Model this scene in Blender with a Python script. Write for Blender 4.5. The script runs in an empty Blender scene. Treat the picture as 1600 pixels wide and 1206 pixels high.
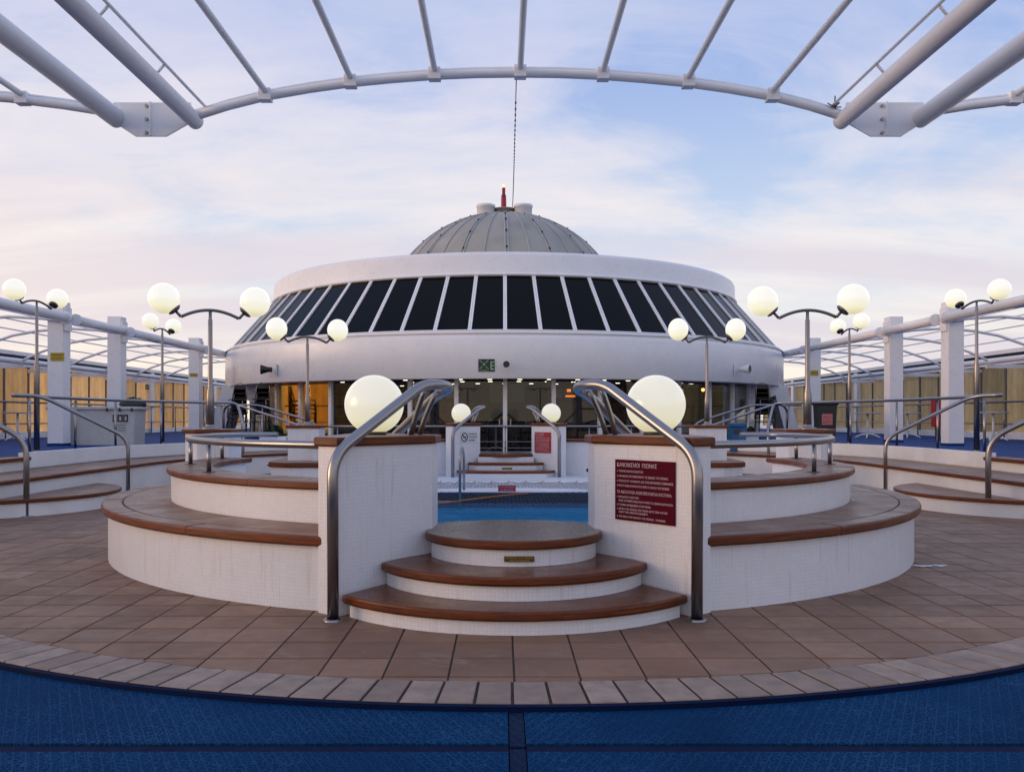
import bpy, math, random
from mathutils import Vector, Matrix
random.seed(7)
S = bpy.context.scene
R = math.radians
PI = math.pi
# ------------------------------------------------------------------ camera, sky, sun, exposure
cam = bpy.data.objects.new('camera', bpy.data.cameras.new('camera'))
S.collection.objects.link(cam)
cam.location = (-0.076, 0.0, 1.2)
cam.rotation_euler = (R(90), 0, 0)
cam.data.sensor_width = 36.0
cam.data.lens = 36.0 * 1350 / 1600
cam.data.shift_x = 15.4 / 1600
cam.data.shift_y = 49.0 / 1600
cam.data.clip_start = 0.05
cam.data.clip_end = 20000
S.camera = cam
SUN_AZ = math.atan2(-1.0, -0.20)      # compass angle from +Y towards +X
SUN_EL = R(5.0)
W = bpy.data.worlds.new('World'); S.world = W; W.use_nodes = True
wn, wl = W.node_tree.nodes, W.node_tree.links
for n in list(wn): wn.remove(n)
def wnode(t, **kw):
    n = wn.new(t)
    for k, v in kw.items(): setattr(n, k, v)
    return n
def wmath(op, a, b=None, c=None, clamp=False):
    n = wn.new('ShaderNodeMath'); n.operation = op; n.use_clamp = clamp
    for i, v in enumerate((a, b, c)):
        if v is None: continue
        if isinstance(v, (int, float)): n.inputs[i].default_value = v
        else: wl.new(v, n.inputs[i])
    return n.outputs[0]
def wmix(fac, a, b):
    n = wn.new('ShaderNodeMix'); n.data_type = 'RGBA'
    for sock, v in ((n.inputs[0], fac), (n.inputs[6], a), (n.inputs[7], b)):
        if isinstance(v, (int, float)): sock.default_value = v
        elif isinstance(v, tuple): sock.default_value = (*v, 1)
        else: wl.new(v, sock)
    return n.outputs[2]
def wramp(fac, stops):
    n = wn.new('ShaderNodeValToRGB'); wl.new(fac, n.inputs[0])
    e = n.color_ramp.elements
    while len(e) < len(stops): e.new(0.5)
    for el, (p, c) in zip(e, stops):
        el.position = p; el.color = (*c, 1) if isinstance(c, tuple) else (c, c, c, 1)
    return n.outputs[0]
sky = wnode('ShaderNodeTexSky', sky_type='NISHITA', sun_disc=False)
sky.sun_elevation = SUN_EL; sky.sun_rotation = SUN_AZ
sky.altitude = 0; sky.air_density = 1.0; sky.dust_density = 1.5; sky.ozone_density = 2.0
tc = wnode('ShaderNodeTexCoord')
sep = wnode('ShaderNodeSeparateXYZ'); wl.new(tc.outputs['Generated'], sep.inputs[0])
dx, dy, dz = sep.outputs
zc = wmath('MAXIMUM', dz, 0.0)
den = wmath('ADD', zc, 0.22)
cmb = wnode('ShaderNodeCombineXYZ')
wl.new(wmath('DIVIDE', dx, den), cmb.inputs[0]); wl.new(wmath('DIVIDE', dy, den), cmb.inputs[1])
def wnoise(scale, detail, rough, mapscale, dist=0.0, off=(0, 0, 0), rot=0.0):
    mp = wnode('ShaderNodeMapping'); wl.new(cmb.outputs[0], mp.inputs[0])
    mp.inputs['Scale'].default_value = mapscale; mp.inputs['Location'].default_value = off
    mp.inputs['Rotation'].default_value = (0, 0, rot)
    nz = wnode('ShaderNodeTexNoise'); wl.new(mp.outputs[0], nz.inputs['Vector'])
    nz.inputs['Scale'].default_value = scale; nz.inputs['Detail'].default_value = detail
    nz.inputs['Roughness'].default_value = rough; nz.inputs['Distortion'].default_value = dist
    return nz.outputs['Fac']
# clear air between the clouds: the physical sky, softened by a thin high veil
veil = wramp(zc, [(0.0, (10.0, 8.6, 6.9)), (0.07, (8.2, 7.8, 7.3)), (0.17, (5.6, 6.6, 8.0)), (0.36, (3.3, 4.4, 7.3)), (1.0, (2.7, 3.9, 6.8))])
base = wmix(0.85, sky.outputs[0], veil)
CX, CY = 0.3, 5.1
# broad soft cloud sheets, stretched across the view, plus streaks
n1 = wnoise(0.95, 7, 0.58, (1.0, 1.15, 1), 0.6, (CX, CY, 0), R(-25))
n2 = wnoise(2.6, 9, 0.62, (0.75, 1.7, 1), 0.9, (7.0, 2.2, 0), R(-35))
mixn = wmath('ADD', wmath('MULTIPLY', n1, 0.72), wmath('MULTIPLY', n2, 0.28))
m1 = wmath('MULTIPLY', wramp(mixn, [(0.39, 0.0), (0.50, 0.60), (0.60, 0.90)]), wramp(zc, [(0.08, 0.3), (0.20, 1.0), (0.33, 0.95), (0.44, 0.55)]))
ccol = wramp(zc, [(0.0, (10.2, 8.5, 6.7)), (0.10, (8.6, 7.5, 6.7)), (0.24, (7.4, 6.8, 6.8)), (0.45, (6.4, 6.2, 7.2)), (1.0, (5.6, 5.6, 6.6))])
cl = wmix(m1, base, ccol)
# flat greyish-mauve stratus bars near the horizon
n3 = wnoise(2.2, 6, 0.55, (0.14, 1.0, 1), 0.2, (1.3, 0.4, 0))
band = wramp(zc, [(0.02, 0.0), (0.06, 1.0), (0.20, 0.9), (0.27, 0.0)])
m3 = wmath('MULTIPLY', wramp(n3, [(0.44, 0.0), (0.57, 0.8)]), band)
cl = wmix(m3, cl, (6.0, 5.5, 6.1))
# warm glow of the low sun to the left
vm = wnode('ShaderNodeVectorMath', operation='DOT_PRODUCT')
wl.new(tc.outputs['Generated'], vm.inputs[0])
vm.inputs[1].default_value = (math.sin(SUN_AZ) * math.cos(SUN_EL), math.cos(SUN_AZ) * math.cos(SUN_EL), math.sin(SUN_EL))
g = wramp(vm.outputs['Value'], [(0.0, 0.0), (0.5, 0.14), (0.85, 0.5), (1.0, 1.0)])
glow = wmath('MULTIPLY', g, wramp(zc, [(0.0, 1.0), (0.25, 0.45), (0.6, 0.0)]))
cl = wmix(wmath('MULTIPLY', glow, 0.9), cl, (17.0, 10.5, 5.0))
bg = wnode('ShaderNodeBackground'); wl.new(cl, bg.inputs[0]); bg.inputs[1].default_value = 0.117
wo = wnode('ShaderNodeOutputWorld'); wl.new(bg.outputs[0], wo.inputs[0])
sd = bpy.data.lights.new('sun', 'SUN'); sd.energy = 1.5; sd.angle = R(32.0); sd.color = (1.0, 0.66, 0.40)
sun = bpy.data.objects.new('sun', sd); S.collection.objects.link(sun)
sdir = Vector((math.sin(SUN_AZ) * math.cos(SUN_EL), math.cos(SUN_AZ) * math.cos(SUN_EL), math.sin(SUN_EL)))
sun.rotation_euler = sdir.to_track_quat('Z', 'Y').to_euler()
S.view_settings.view_transform = 'Standard'
S.view_settings.look = 'None'
S.view_settings.exposure = 0.12
S.view_settings.gamma = 1.0
S.view_settings.use_curve_mapping = False
S.cycles.max_bounces = 8
S.cycles.transparent_max_bounces = 12

# ------------------------------------------------------------------ materials
MATS = {}
class NT:
    def __init__(s, name):
        s.m = bpy.data.materials.new(name); s.m.use_nodes = True
        s.n, s.l = s.m.node_tree.nodes, s.m.node_tree.links
        s.b = s.n['Principled BSDF']; s.out = s.n['Material Output']
        MATS[name] = s.m
    def node(s, t, inp=None, **kw):
        n = s.n.new(t)
        for k, v in kw.items(): setattr(n, k, v)
        for k, v in (inp or {}).items(): s.put(n.inputs[k], v)
        return n
    def put(s, sock, v):
        if hasattr(v, 'is_output') or isinstance(v, bpy.types.NodeSocket): s.l.new(v, sock)
        elif isinstance(v, tuple) and sock.type == 'RGBA' and len(v) == 3: sock.default_value = (*v, 1)
        else: sock.default_value = v
    def set(s, **kw):
        for k, v in kw.items(): s.put(s.b.inputs[k.replace('_', ' ')], v)
        return s
    def coord(s, which='Object', scale=(1, 1, 1)):
        t = s.node('ShaderNodeTexCoord'); m = s.node('ShaderNodeMapping', {'Vector': t.outputs[which], 'Scale': scale})
        return m.outputs[0]
    def noise(s, vec, scale, detail=4, rough=0.55, dist=0.0):
        return s.node('ShaderNodeTexNoise', {'Vector': vec, 'Scale': scale, 'Detail': detail, 'Roughness': rough, 'Distortion': dist}).outputs['Fac']
    def ramp(s, fac, stops):
        n = s.node('ShaderNodeValToRGB', {'Fac': fac}); e = n.color_ramp.elements
        while len(e) < len(stops): e.new(0.5)
        for el, (p, c) in zip(e, stops):
            el.position = p; el.color = (*c, 1) if isinstance(c, tuple) else (c, c, c, 1)
        return n.outputs[0]
    def mix(s, fac, a, b, blend='MIX'):
        n = s.node('ShaderNodeMix', data_type='RGBA', blend_type=blend)
        s.put(n.inputs[0], fac); s.put(n.inputs[6], a); s.put(n.inputs[7], b)
        return n.outputs[2]
    def bump(s, h, strength=0.3, dist=0.01):
        return s.node('ShaderNodeBump', {'Height': h, 'Strength': strength, 'Distance': dist}).outputs[0]
    def rnd(s):
        return s.node('ShaderNodeObjectInfo').outputs['Random']

def paint(name, col, rough=0.35, var=0.08, scale=2.0, spec=0.5, streak=(9, 9, 0.7)):
    t = NT(name); v = t.coord()
    nz = t.noise(v, scale, 5); d = tuple(c * (1 - var * 2.2) for c in col)
    c = t.ramp(nz, [(0.25, d), (0.6, col)])
    st = t.noise(t.coord('Object', streak), 2.2, 5)
    c = t.mix(t.ramp(st, [(0.58, 0.0), (0.82, 0.12)]), c, tuple(x * 0.72 for x in col))
    t.set(Base_Color=c, Roughness=t.ramp(t.noise(v, scale * 4), [(0.3, rough - 0.06), (0.7, rough + 0.1)]), Specular_IOR_Level=spec)
    t.set(Normal=t.bump(t.noise(v, 26, 3), 0.03, 0.003))
    return t.m
def metal(name, col, rough):
    t = NT(name); v = t.coord('Object', (3, 3, 3))
    t.set(Base_Color=t.ramp(t.noise(v, 0.8, 3), [(0.3, tuple(c * 0.88 for c in col)), (0.7, col)]), Metallic=1.0,
          Roughness=t.ramp(t.noise(v, 1.2, 3), [(0.3, rough - 0.03), (0.7, rough + 0.05)]))
    return t.m
def mosaic(name, col):
    t = NT(name); uv = t.coord('UV')
    br = t.node('ShaderNodeTexBrick', {'Vector': uv, 'Scale': 1.0, 'Mortar Size': 0.0016, 'Mortar Smooth': 0.3, 'Bias': 0.0,
                'Brick Width': 0.024, 'Row Height': 0.024, 'Color1': col, 'Color2': tuple(c * 0.95 for c in col), 'Mortar': tuple(c * 0.85 for c in col)},
                offset=0.0, squash=1.0)
    big = t.noise(t.coord('UV', (1, 2.2, 1)), 2.5, 6, 0.6)
    c = t.mix(t.ramp(big, [(0.35, 0.16), (0.65, 0.0)]), br.outputs['Color'], tuple(x * y for x, y in zip(col, (0.72, 0.70, 0.66))))
    drip = t.noise(t.coord('UV', (14, 0.9, 1)), 2.0, 6, 0.6)
    c = t.mix(t.ramp(drip, [(0.57, 0.0), (0.78, 0.5)]), c, (0.42, 0.36, 0.28))
    wav = t.noise(uv, 9, 3)
    h = t.node('ShaderNodeMath', {0: br.outputs['Fac'], 1: -1.0}, operation='MULTIPLY').outputs[0]
    h2 = t.node('ShaderNodeMath', {0: wav, 1: 0.8, 2: h}, operation='MULTIPLY_ADD').outputs[0]
    t.set(Base_Color=c, Roughness=0.33, Normal=t.bump(h2, 0.28, 0.003))
    return t.m
def wood(name, a, b, rough=0.55, sc=1.0, redpatch=None):
    t = NT(name); v = t.coord('UV')
    grain = t.noise(t.coord('UV', (1.6 * sc, 26 * sc, 1)), 3.0, 8, 0.65, 0.4)
    c = t.ramp(grain, [(0.25, a), (0.55, tuple((x + y) / 2 for x, y in zip(a, b))), (0.78, b)])
    pt = t.noise(v, 2.3, 6, 0.6)
    if redpatch: c = t.mix(t.ramp(pt, [(0.40, 0.0), (0.62, 0.75)]), c, redpatch)
    sm = t.noise(t.coord('UV', (2, 9, 1)), 4, 6)
    c = t.mix(t.ramp(sm, [(0.60, 0.0), (0.8, 0.6)]), c, tuple(x * 0.35 for x in a))
    r_ = t.node('ShaderNodeMath', {0: t.rnd(), 1: 0.24, 2: 0.88}, operation='MULTIPLY_ADD').outputs[0]
    hs = t.node('ShaderNodeHueSaturation', {'Color': c, 'Value': r_})
    t.set(Specular_IOR_Level=0.25, Base_Color=hs.outputs[0], Roughness=t.ramp(pt, [(0.3, rough - 0.18), (0.7, rough + 0.1)]), Normal=t.bump(grain, 0.35, 0.004))
    return t.m

M_white = paint('white_paint', (0.83, 0.84, 0.87), 0.30, 0.025)
M_tube = paint('white_tube_paint', (0.80, 0.81, 0.84), 0.38, 0.05, 1.2, streak=(1.5, 0.35, 1.5))
M_wall = paint('white_wall_paint', (0.82, 0.83, 0.85), 0.42, 0.08, 1.5)
M_apron = paint('white_deck_paint', (0.74, 0.76, 0.80), 0.4, 0.08, 1.2)
M_dome = paint('dome_grey_metal', (0.36, 0.345, 0.31), 0.5, 0.14, 0.8)
M_domerib = paint('dome_rib_paint', (0.42, 0.43, 0.42), 0.45, 0.1, 2)
M_steel = metal('brushed_steel', (0.34, 0.33, 0.345), 0.30)
M_steel2 = metal('lamp_steel', (0.31, 0.285, 0.28), 0.36)
M_dark = paint('dark_metal', (0.035, 0.036, 0.04), 0.4, 0.1)
M_post = paint('post_grey', (0.13, 0.125, 0.13), 0.45, 0.1)
M_black = paint('black_plastic', (0.012, 0.012, 0.013), 0.35, 0.1)
M_mosaic = mosaic('white_mosaic', (0.80, 0.815, 0.87))
M_woodtop = wood('weathered_teak', (0.095, 0.050, 0.034), (0.37, 0.23, 0.165), 0.42, 0.9, (0.23, 0.105, 0.062))
M_woodedge = wood('varnished_teak_edge', (0.026, 0.008, 0.005), (0.30, 0.078, 0.022), 0.42, 0.8, (0.13, 0.038, 0.018))
M_woodwet = wood('worn_step_teak', (0.035, 0.022, 0.018), (0.27, 0.20, 0.16), 0.24, 1.4)
M_woodstep = wood('brown_step_teak', (0.040, 0.014, 0.008), (0.27, 0.10, 0.052), 0.32, 1.0, (0.16, 0.050, 0.023))
# terracotta tile
t = NT('terracotta_tile'); v = t.coord('Object')
rr = t.rnd(); geo = t.node('ShaderNodeNewGeometry')
a_ = t.node('ShaderNodeMath', {0: geo.outputs['Random Per Island'], 1: rr}, operation='ADD').outputs[0]
a_ = t.node('ShaderNodeMath', {0: a_}, operation='FRACT').outputs[0]
wv = t.node('ShaderNodeVectorMath', {0: geo.outputs['Position'], 1: (1, 1, 1)}, operation='MULTIPLY').outputs[0]
c1 = t.ramp(a_, [(0.0, (0.205, 0.108, 0.062)), (0.35, (0.25, 0.138, 0.083)), (0.7, (0.282, 0.160, 0.099)), (1.0, (0.325, 0.196, 0.127))])
c1 = t.mix(t.ramp(t.noise(wv, 14, 7, 0.65), [(0.35, 0.0), (0.7, 0.6)]), c1, (0.235, 0.15, 0.115))
c1 = t.mix(t.ramp(t.noise(wv, 1.1, 6, 0.6), [(0.42, 0.0), (0.7, 0.55)]), c1, (0.105, 0.068, 0.055))
c1 = t.mix(t.ramp(t.noise(wv, 60, 4, 0.7), [(0.62, 0.0), (0.8, 0.6)]), c1, (0.09, 0.055, 0.045))
c1 = t.mix(t.ramp(t.noise(wv, 3.1, 8, 0.7, 1.0), [(0.56, 0.0), (0.66, 0.5)]), c1, (0.30, 0.21, 0.17))
t.set(Specular_IOR_Level=0.22, Base_Color=c1, Roughness=t.ramp(t.noise(wv, 7, 5), [(0.3, 0.42), (0.7, 0.66)]), Normal=t.bump(t.noise(wv, 70, 5), 0.16, 0.003))
M_tile = t.m
t = NT('grout'); v = t.node('ShaderNodeNewGeometry').outputs['Position']
t.set(Base_Color=t.ramp(t.noise(v, 9, 5), [(0.3, (0.026, 0.017, 0.014)), (0.7, (0.06, 0.042, 0.035))]), Roughness=0.9)
M_grout = t.m
t = NT('pale_border_stone'); g_ = t.node('ShaderNodeNewGeometry').outputs['Position']
c1 = t.ramp(t.rnd(), [(0.0, (0.27, 0.20, 0.165)), (0.5, (0.335, 0.255, 0.212)), (1.0, (0.39, 0.30, 0.252))])
c1 = t.mix(t.ramp(t.noise(g_, 9, 6), [(0.4, 0.0), (0.68, 0.6)]), c1, (0.18, 0.15, 0.13))
c1 = t.mix(t.ramp(t.noise(g_, 130, 3), [(0.60, 0.0), (0.72, 0.5)]), c1, (0.15, 0.12, 0.10))
t.set(Specular_IOR_Level=0.2, Base_Color=c1, Roughness=0.7, Normal=t.bump(t.noise(g_, 150, 4), 0.4, 0.003))
M_stone = t.m
# moulded blue matting: a crackle of raised ribs with straight ribs between
def matting(name, c0, c1, c2, vs):
    t = NT(name); g_ = t.node('ShaderNodeNewGeometry').outputs['Position']
    vo = t.node('ShaderNodeTexVoronoi', {'Vector': g_, 'Scale': vs, 'Randomness': 0.85}, feature='DISTANCE_TO_EDGE').outputs['Distance']
    rib = t.ramp(vo, [(0.03, 1.0), (0.085, 0.0)])
    sx = t.node('ShaderNodeSeparateXYZ', {'Vector': g_})
    ax = t.node('ShaderNodeMath', {0: sx.outputs[0]}, operation='ABSOLUTE').outputs[0]
    ys_ = t.node('ShaderNodeMath', {0: sx.outputs[1], 1: -0.47}, operation='MULTIPLY').outputs[0]
    pp = t.node('ShaderNodeMath', {0: ax, 1: 0.883, 2: ys_}, operation='MULTIPLY_ADD').outputs[0]
    fr = t.node('ShaderNodeMath', {0: pp, 1: 0.020}, operation='PINGPONG').outputs[0]
    st = t.ramp(t.node('ShaderNodeMath', {0: fr, 1: 50.0}, operation='MULTIPLY').outputs[0], [(0.06, 0.9), (0.14, 0.0)])
    both = t.node('ShaderNodeMath', {0: rib, 1: st}, operation='MAXIMUM').outputs[0]
    worn = t.ramp(t.noise(g_, 1.1, 5), [(0.36, 0.18), (0.62, 0.95)])
    f = t.node('ShaderNodeMath', {0: both, 1: worn}, operation='MULTIPLY').outputs[0]
    cc = t.ramp(t.noise(g_, 2.0, 5), [(0.3, c0), (0.7, c1)])
    t.set(Base_Color=t.mix(f, cc, c2), Roughness=0.8, Specular_IOR_Level=0.05, Normal=t.bump(both, 0.5, 0.003))
    return t.m
M_mat = matting('blue_moulded_matting', (0.0002, 0.023, 0.080), (0.0003, 0.034, 0.108), (0.018, 0.085, 0.20), 50)
M_matdark = paint('dark_blue_trim', (0.002, 0.010, 0.045), 0.7, 0.15, 6, 0.08)
M_matmid = matting('navy_seam_matting', (0.004, 0.014, 0.045), (0.006, 0.02, 0.06), (0.03, 0.05, 0.10), 95)
M_bluedeck = paint('blue_deck_paint', (0.006, 0.045, 0.19), 0.65, 0.2, 1.5, 0.15)
# globe: opal glass lit from inside
def opal(name, strength, col=(1.0, 0.93, 0.72)):
    t = NT(name)
    sx = t.node('ShaderNodeSeparateXYZ', {'Vector': t.node('ShaderNodeTexCoord').outputs['Generated']})
    tint = t.ramp(sx.outputs[2], [(0.0, (0.80, 0.72, 0.40)), (0.22, (1.0, 0.95, 0.68)), (0.6, col), (1.0, (1.0, 0.95, 0.82))])
    t.set(Base_Color=(0.25, 0.25, 0.22), Roughness=0.18, Emission_Color=tint, Emission_Strength=strength)
    return t.m
M_globe = opal('lit_opal_globe', 0.62, (1.0, 0.96, 0.84))
M_globe2 = opal('lit_opal_lamp_globe', 0.77, (1.0, 0.98, 0.93))
# dark tinted window
t = NT('dark_tinted_glass'); v = t.coord()
t.set(Base_Color=(0.004, 0.0045, 0.006), Roughness=0.04, Specular_IOR_Level=0.10, Normal=t.bump(t.noise(v, 0.7, 2), 0.04, 0.05))
M_tint = t.m
def glass(name, tint, refl):
    t = NT(name); fr = t.node('ShaderNodeFresnel', {'IOR': 1.5})
    gl = t.node('ShaderNodeBsdfGlossy', {'Color': (1, 1, 1), 'Roughness': 0.02})
    tr = t.node('ShaderNodeBsdfTransparent', {'Color': tint})
    k = t.node('ShaderNodeMath', {0: fr.outputs[0], 1: refl}, operation='MULTIPLY', use_clamp=True)
    ms = t.node('ShaderNodeMixShader', {0: k.outputs[0], 1: tr.outputs[0], 2: gl.outputs[0]})
    t.l.new(ms.outputs[0], t.out.inputs[0]); return t.m
M_glass = glass('clear_wall_glass', (0.66, 0.67, 0.66), 0.7)
M_glass2 = glass('screen_glass', (0.5, 0.5, 0.45), 1.5)
def sunset_tinted(name, tint, k):  # wall glass with a sunset reflection put into its tint and gloss
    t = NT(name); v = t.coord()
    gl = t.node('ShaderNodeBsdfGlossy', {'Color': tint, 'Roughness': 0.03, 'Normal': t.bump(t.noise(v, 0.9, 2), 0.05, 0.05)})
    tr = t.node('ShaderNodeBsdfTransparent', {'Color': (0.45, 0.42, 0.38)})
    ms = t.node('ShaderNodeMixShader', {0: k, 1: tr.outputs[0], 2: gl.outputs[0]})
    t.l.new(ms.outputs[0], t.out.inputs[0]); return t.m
M_sunset_weak = sunset_tinted('weak_sunset_tint_glass', (1.0, 0.74, 0.42), 0.35)  # weak warm sunset reflection, tinted into the outer left panes
M_sunset_strong = sunset_tinted('strong_sunset_tint_glass', (1.0, 0.56, 0.13), 0.95)  # strong orange sunset glow, tinted into the glass itself
# amber windbreak panels: translucent tinted acrylic
t = NT('amber_acrylic'); v = t.coord('Object', (1, 1, 1))
nz = t.ramp(t.noise(v, 1.1, 5), [(0.3, (0.80, 0.66, 0.44)), (0.7, (0.93, 0.79, 0.57))])
hv = t.node('ShaderNodeMath', {0: t.rnd(), 1: 0.34, 2: 0.80}, operation='MULTIPLY_ADD').outputs[0]
sm_ = t.ramp(t.noise(t.coord('Object', (1, 2.5, 0.8)), 2.2, 6, 0.65), [(0.35, 0.82), (0.65, 1.0)])
hv = t.node('ShaderNodeMath', {0: hv, 1: sm_}, operation='MULTIPLY').outputs[0]
nz = t.node('ShaderNodeHueSaturation', {'Color': nz, 'Value': hv}).outputs[0]
di = t.node('ShaderNodeBsdfDiffuse', {'Color': (0.20, 0.17, 0.11)})
trl = t.node('ShaderNodeBsdfTranslucent', {'Color': nz})
gl = t.node('ShaderNodeBsdfGlossy', {'Color': (0.9, 0.9, 0.9), 'Roughness': 0.12})
m1_ = t.node('ShaderNodeMixShader', {0: 0.88, 1: di.outputs[0], 2: trl.outputs[0]})
m2_ = t.node('ShaderNodeMixShader', {0: 0.05, 1: m1_.outputs[0], 2: gl.outputs[0]})
t.l.new(m2_.outputs[0], t.out.inputs[0]); M_amber = t.m
def plain(name, col, rough=0.5, emit=0.0, ecol=None, metallic=0.0):
    t = NT(name); v = t.coord()
    t.set(Base_Color=t.ramp(t.noise(v, 6, 4), [(0.3, tuple(c * 0.88 for c in col)), (0.7, col)]), Roughness=rough, Metallic=metallic)
    if emit: t.set(Emission_Color=ecol or col, Emission_Strength=emit)
    return t.m
M_redsign = plain('maroon_sign_plate', (0.088, 0.002, 0.014), 0.75)
MATS['maroon_sign_plate'].node_tree.nodes['Principled BSDF'].inputs['Specular IOR Level'].default_value = 0.1
M_red2 = plain('red_sign_plate', (0.36, 0.012, 0.03), 0.45)
M_text = plain('sign_lettering', (0.66, 0.50, 0.52), 0.6)
M_blacktext = plain('black_lettering', (0.03, 0.03, 0.04), 0.6)
M_yellow = plain('yellow_sign', (0.50, 0.36, 0.02), 0.5)
M_green = plain('green_sign', (0.008, 0.045, 0.03), 0.5)
M_glowtext = plain('luminous_green_ink', (0.45, 0.62, 0.30), 0.5)
M_brass = plain('brass_plate', (0.10, 0.055, 0.018), 0.35, metallic=0.3)
M_redpaint = plain('red_mast_paint', (0.36, 0.012, 0.02), 0.45)
M_bin = plain('dark_green_bin_plastic', (0.018, 0.027, 0.022), 0.5)
M_pink = plain('pink_notice', (0.50, 0.17, 0.19), 0.6)
M_bluebin = plain('blue_bin_plastic', (0.008, 0.10, 0.27), 0.4)
M_rope = plain('orange_rope', (0.38, 0.12, 0.03), 0.8)
M_net = plain('net_cord', (0.09, 0.115, 0.16), 0.8)
M_spot = plain('lit_downlight', (0.9, 0.85, 0.7), 0.5, 5.0, (1.0, 0.92, 0.72))
M_heat = plain('glowing_heater_bar', (1.0, 0.3, 0.05), 0.5, 2.6, (1.0, 0.22, 0.02))
M_beacon = plain('lit_beacon', (0.6, 0.5, 0.3), 0.5, 0.9, (1.0, 0.80, 0.42))
M_amberlamp = plain('lit_amber_lamp', (1.0, 0.6, 0.2), 0.5, 2.0, (1.0, 0.55, 0.12))
M_indark = plain('interior_dark', (0.035, 0.028, 0.024), 0.6)
M_infloor = plain('interior_floor', (0.06, 0.042, 0.032), 0.35)
M_inceil = plain('interior_ceiling', (0.12, 0.105, 0.09), 0.7)
M_inwood = plain('interior_wood', (0.16, 0.06, 0.03), 0.45)
M_fabric = plain('chair_fabric', (0.055, 0.045, 0.045), 0.85)
M_tabletop = plain('pale_table_top', (0.42, 0.44, 0.46), 0.4)
M_leaf = plain('dark_leaves', (0.028, 0.055, 0.02), 0.6)
M_soil = plain('soil', (0.03, 0.02, 0.015), 0.9)
M_corrug = plain('box_off_white', (0.55, 0.56, 0.55), 0.5)
# pool tile and water
t = NT('blue_pool_tile'); uv = t.coord('UV')
br = t.node('ShaderNodeTexBrick', {'Vector': uv, 'Scale': 1.0, 'Mortar Size': 0.002, 'Brick Width': 0.05, 'Row Height': 0.05,
            'Color1': (0.012, 0.10, 0.25), 'Color2': (0.009, 0.075, 0.19), 'Mortar': (0.03, 0.12, 0.24)}, offset=0.0)
t.set(Base_Color=br.outputs['Color'], Roughness=0.25); M_pool = t.m
t = NT('pool_water'); v = t.node('ShaderNodeNewGeometry').outputs['Position']
t.set(Base_Color=(0.006, 0.36, 0.74), Roughness=0.06, IOR=1.33, Normal=t.bump(t.noise(v, 3.2, 4, 0.5), 0.25, 0.03))
t.set(Specular_IOR_Level=0.25)
M_water = t.m
t = NT('sea_water'); v = t.node('ShaderNodeNewGeometry').outputs['Position']
t.set(Base_Color=(0.02, 0.045, 0.07), Roughness=0.25, Normal=t.bump(t.noise(v, 0.25, 5), 0.5, 0.5)); M_sea = t.m

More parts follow.
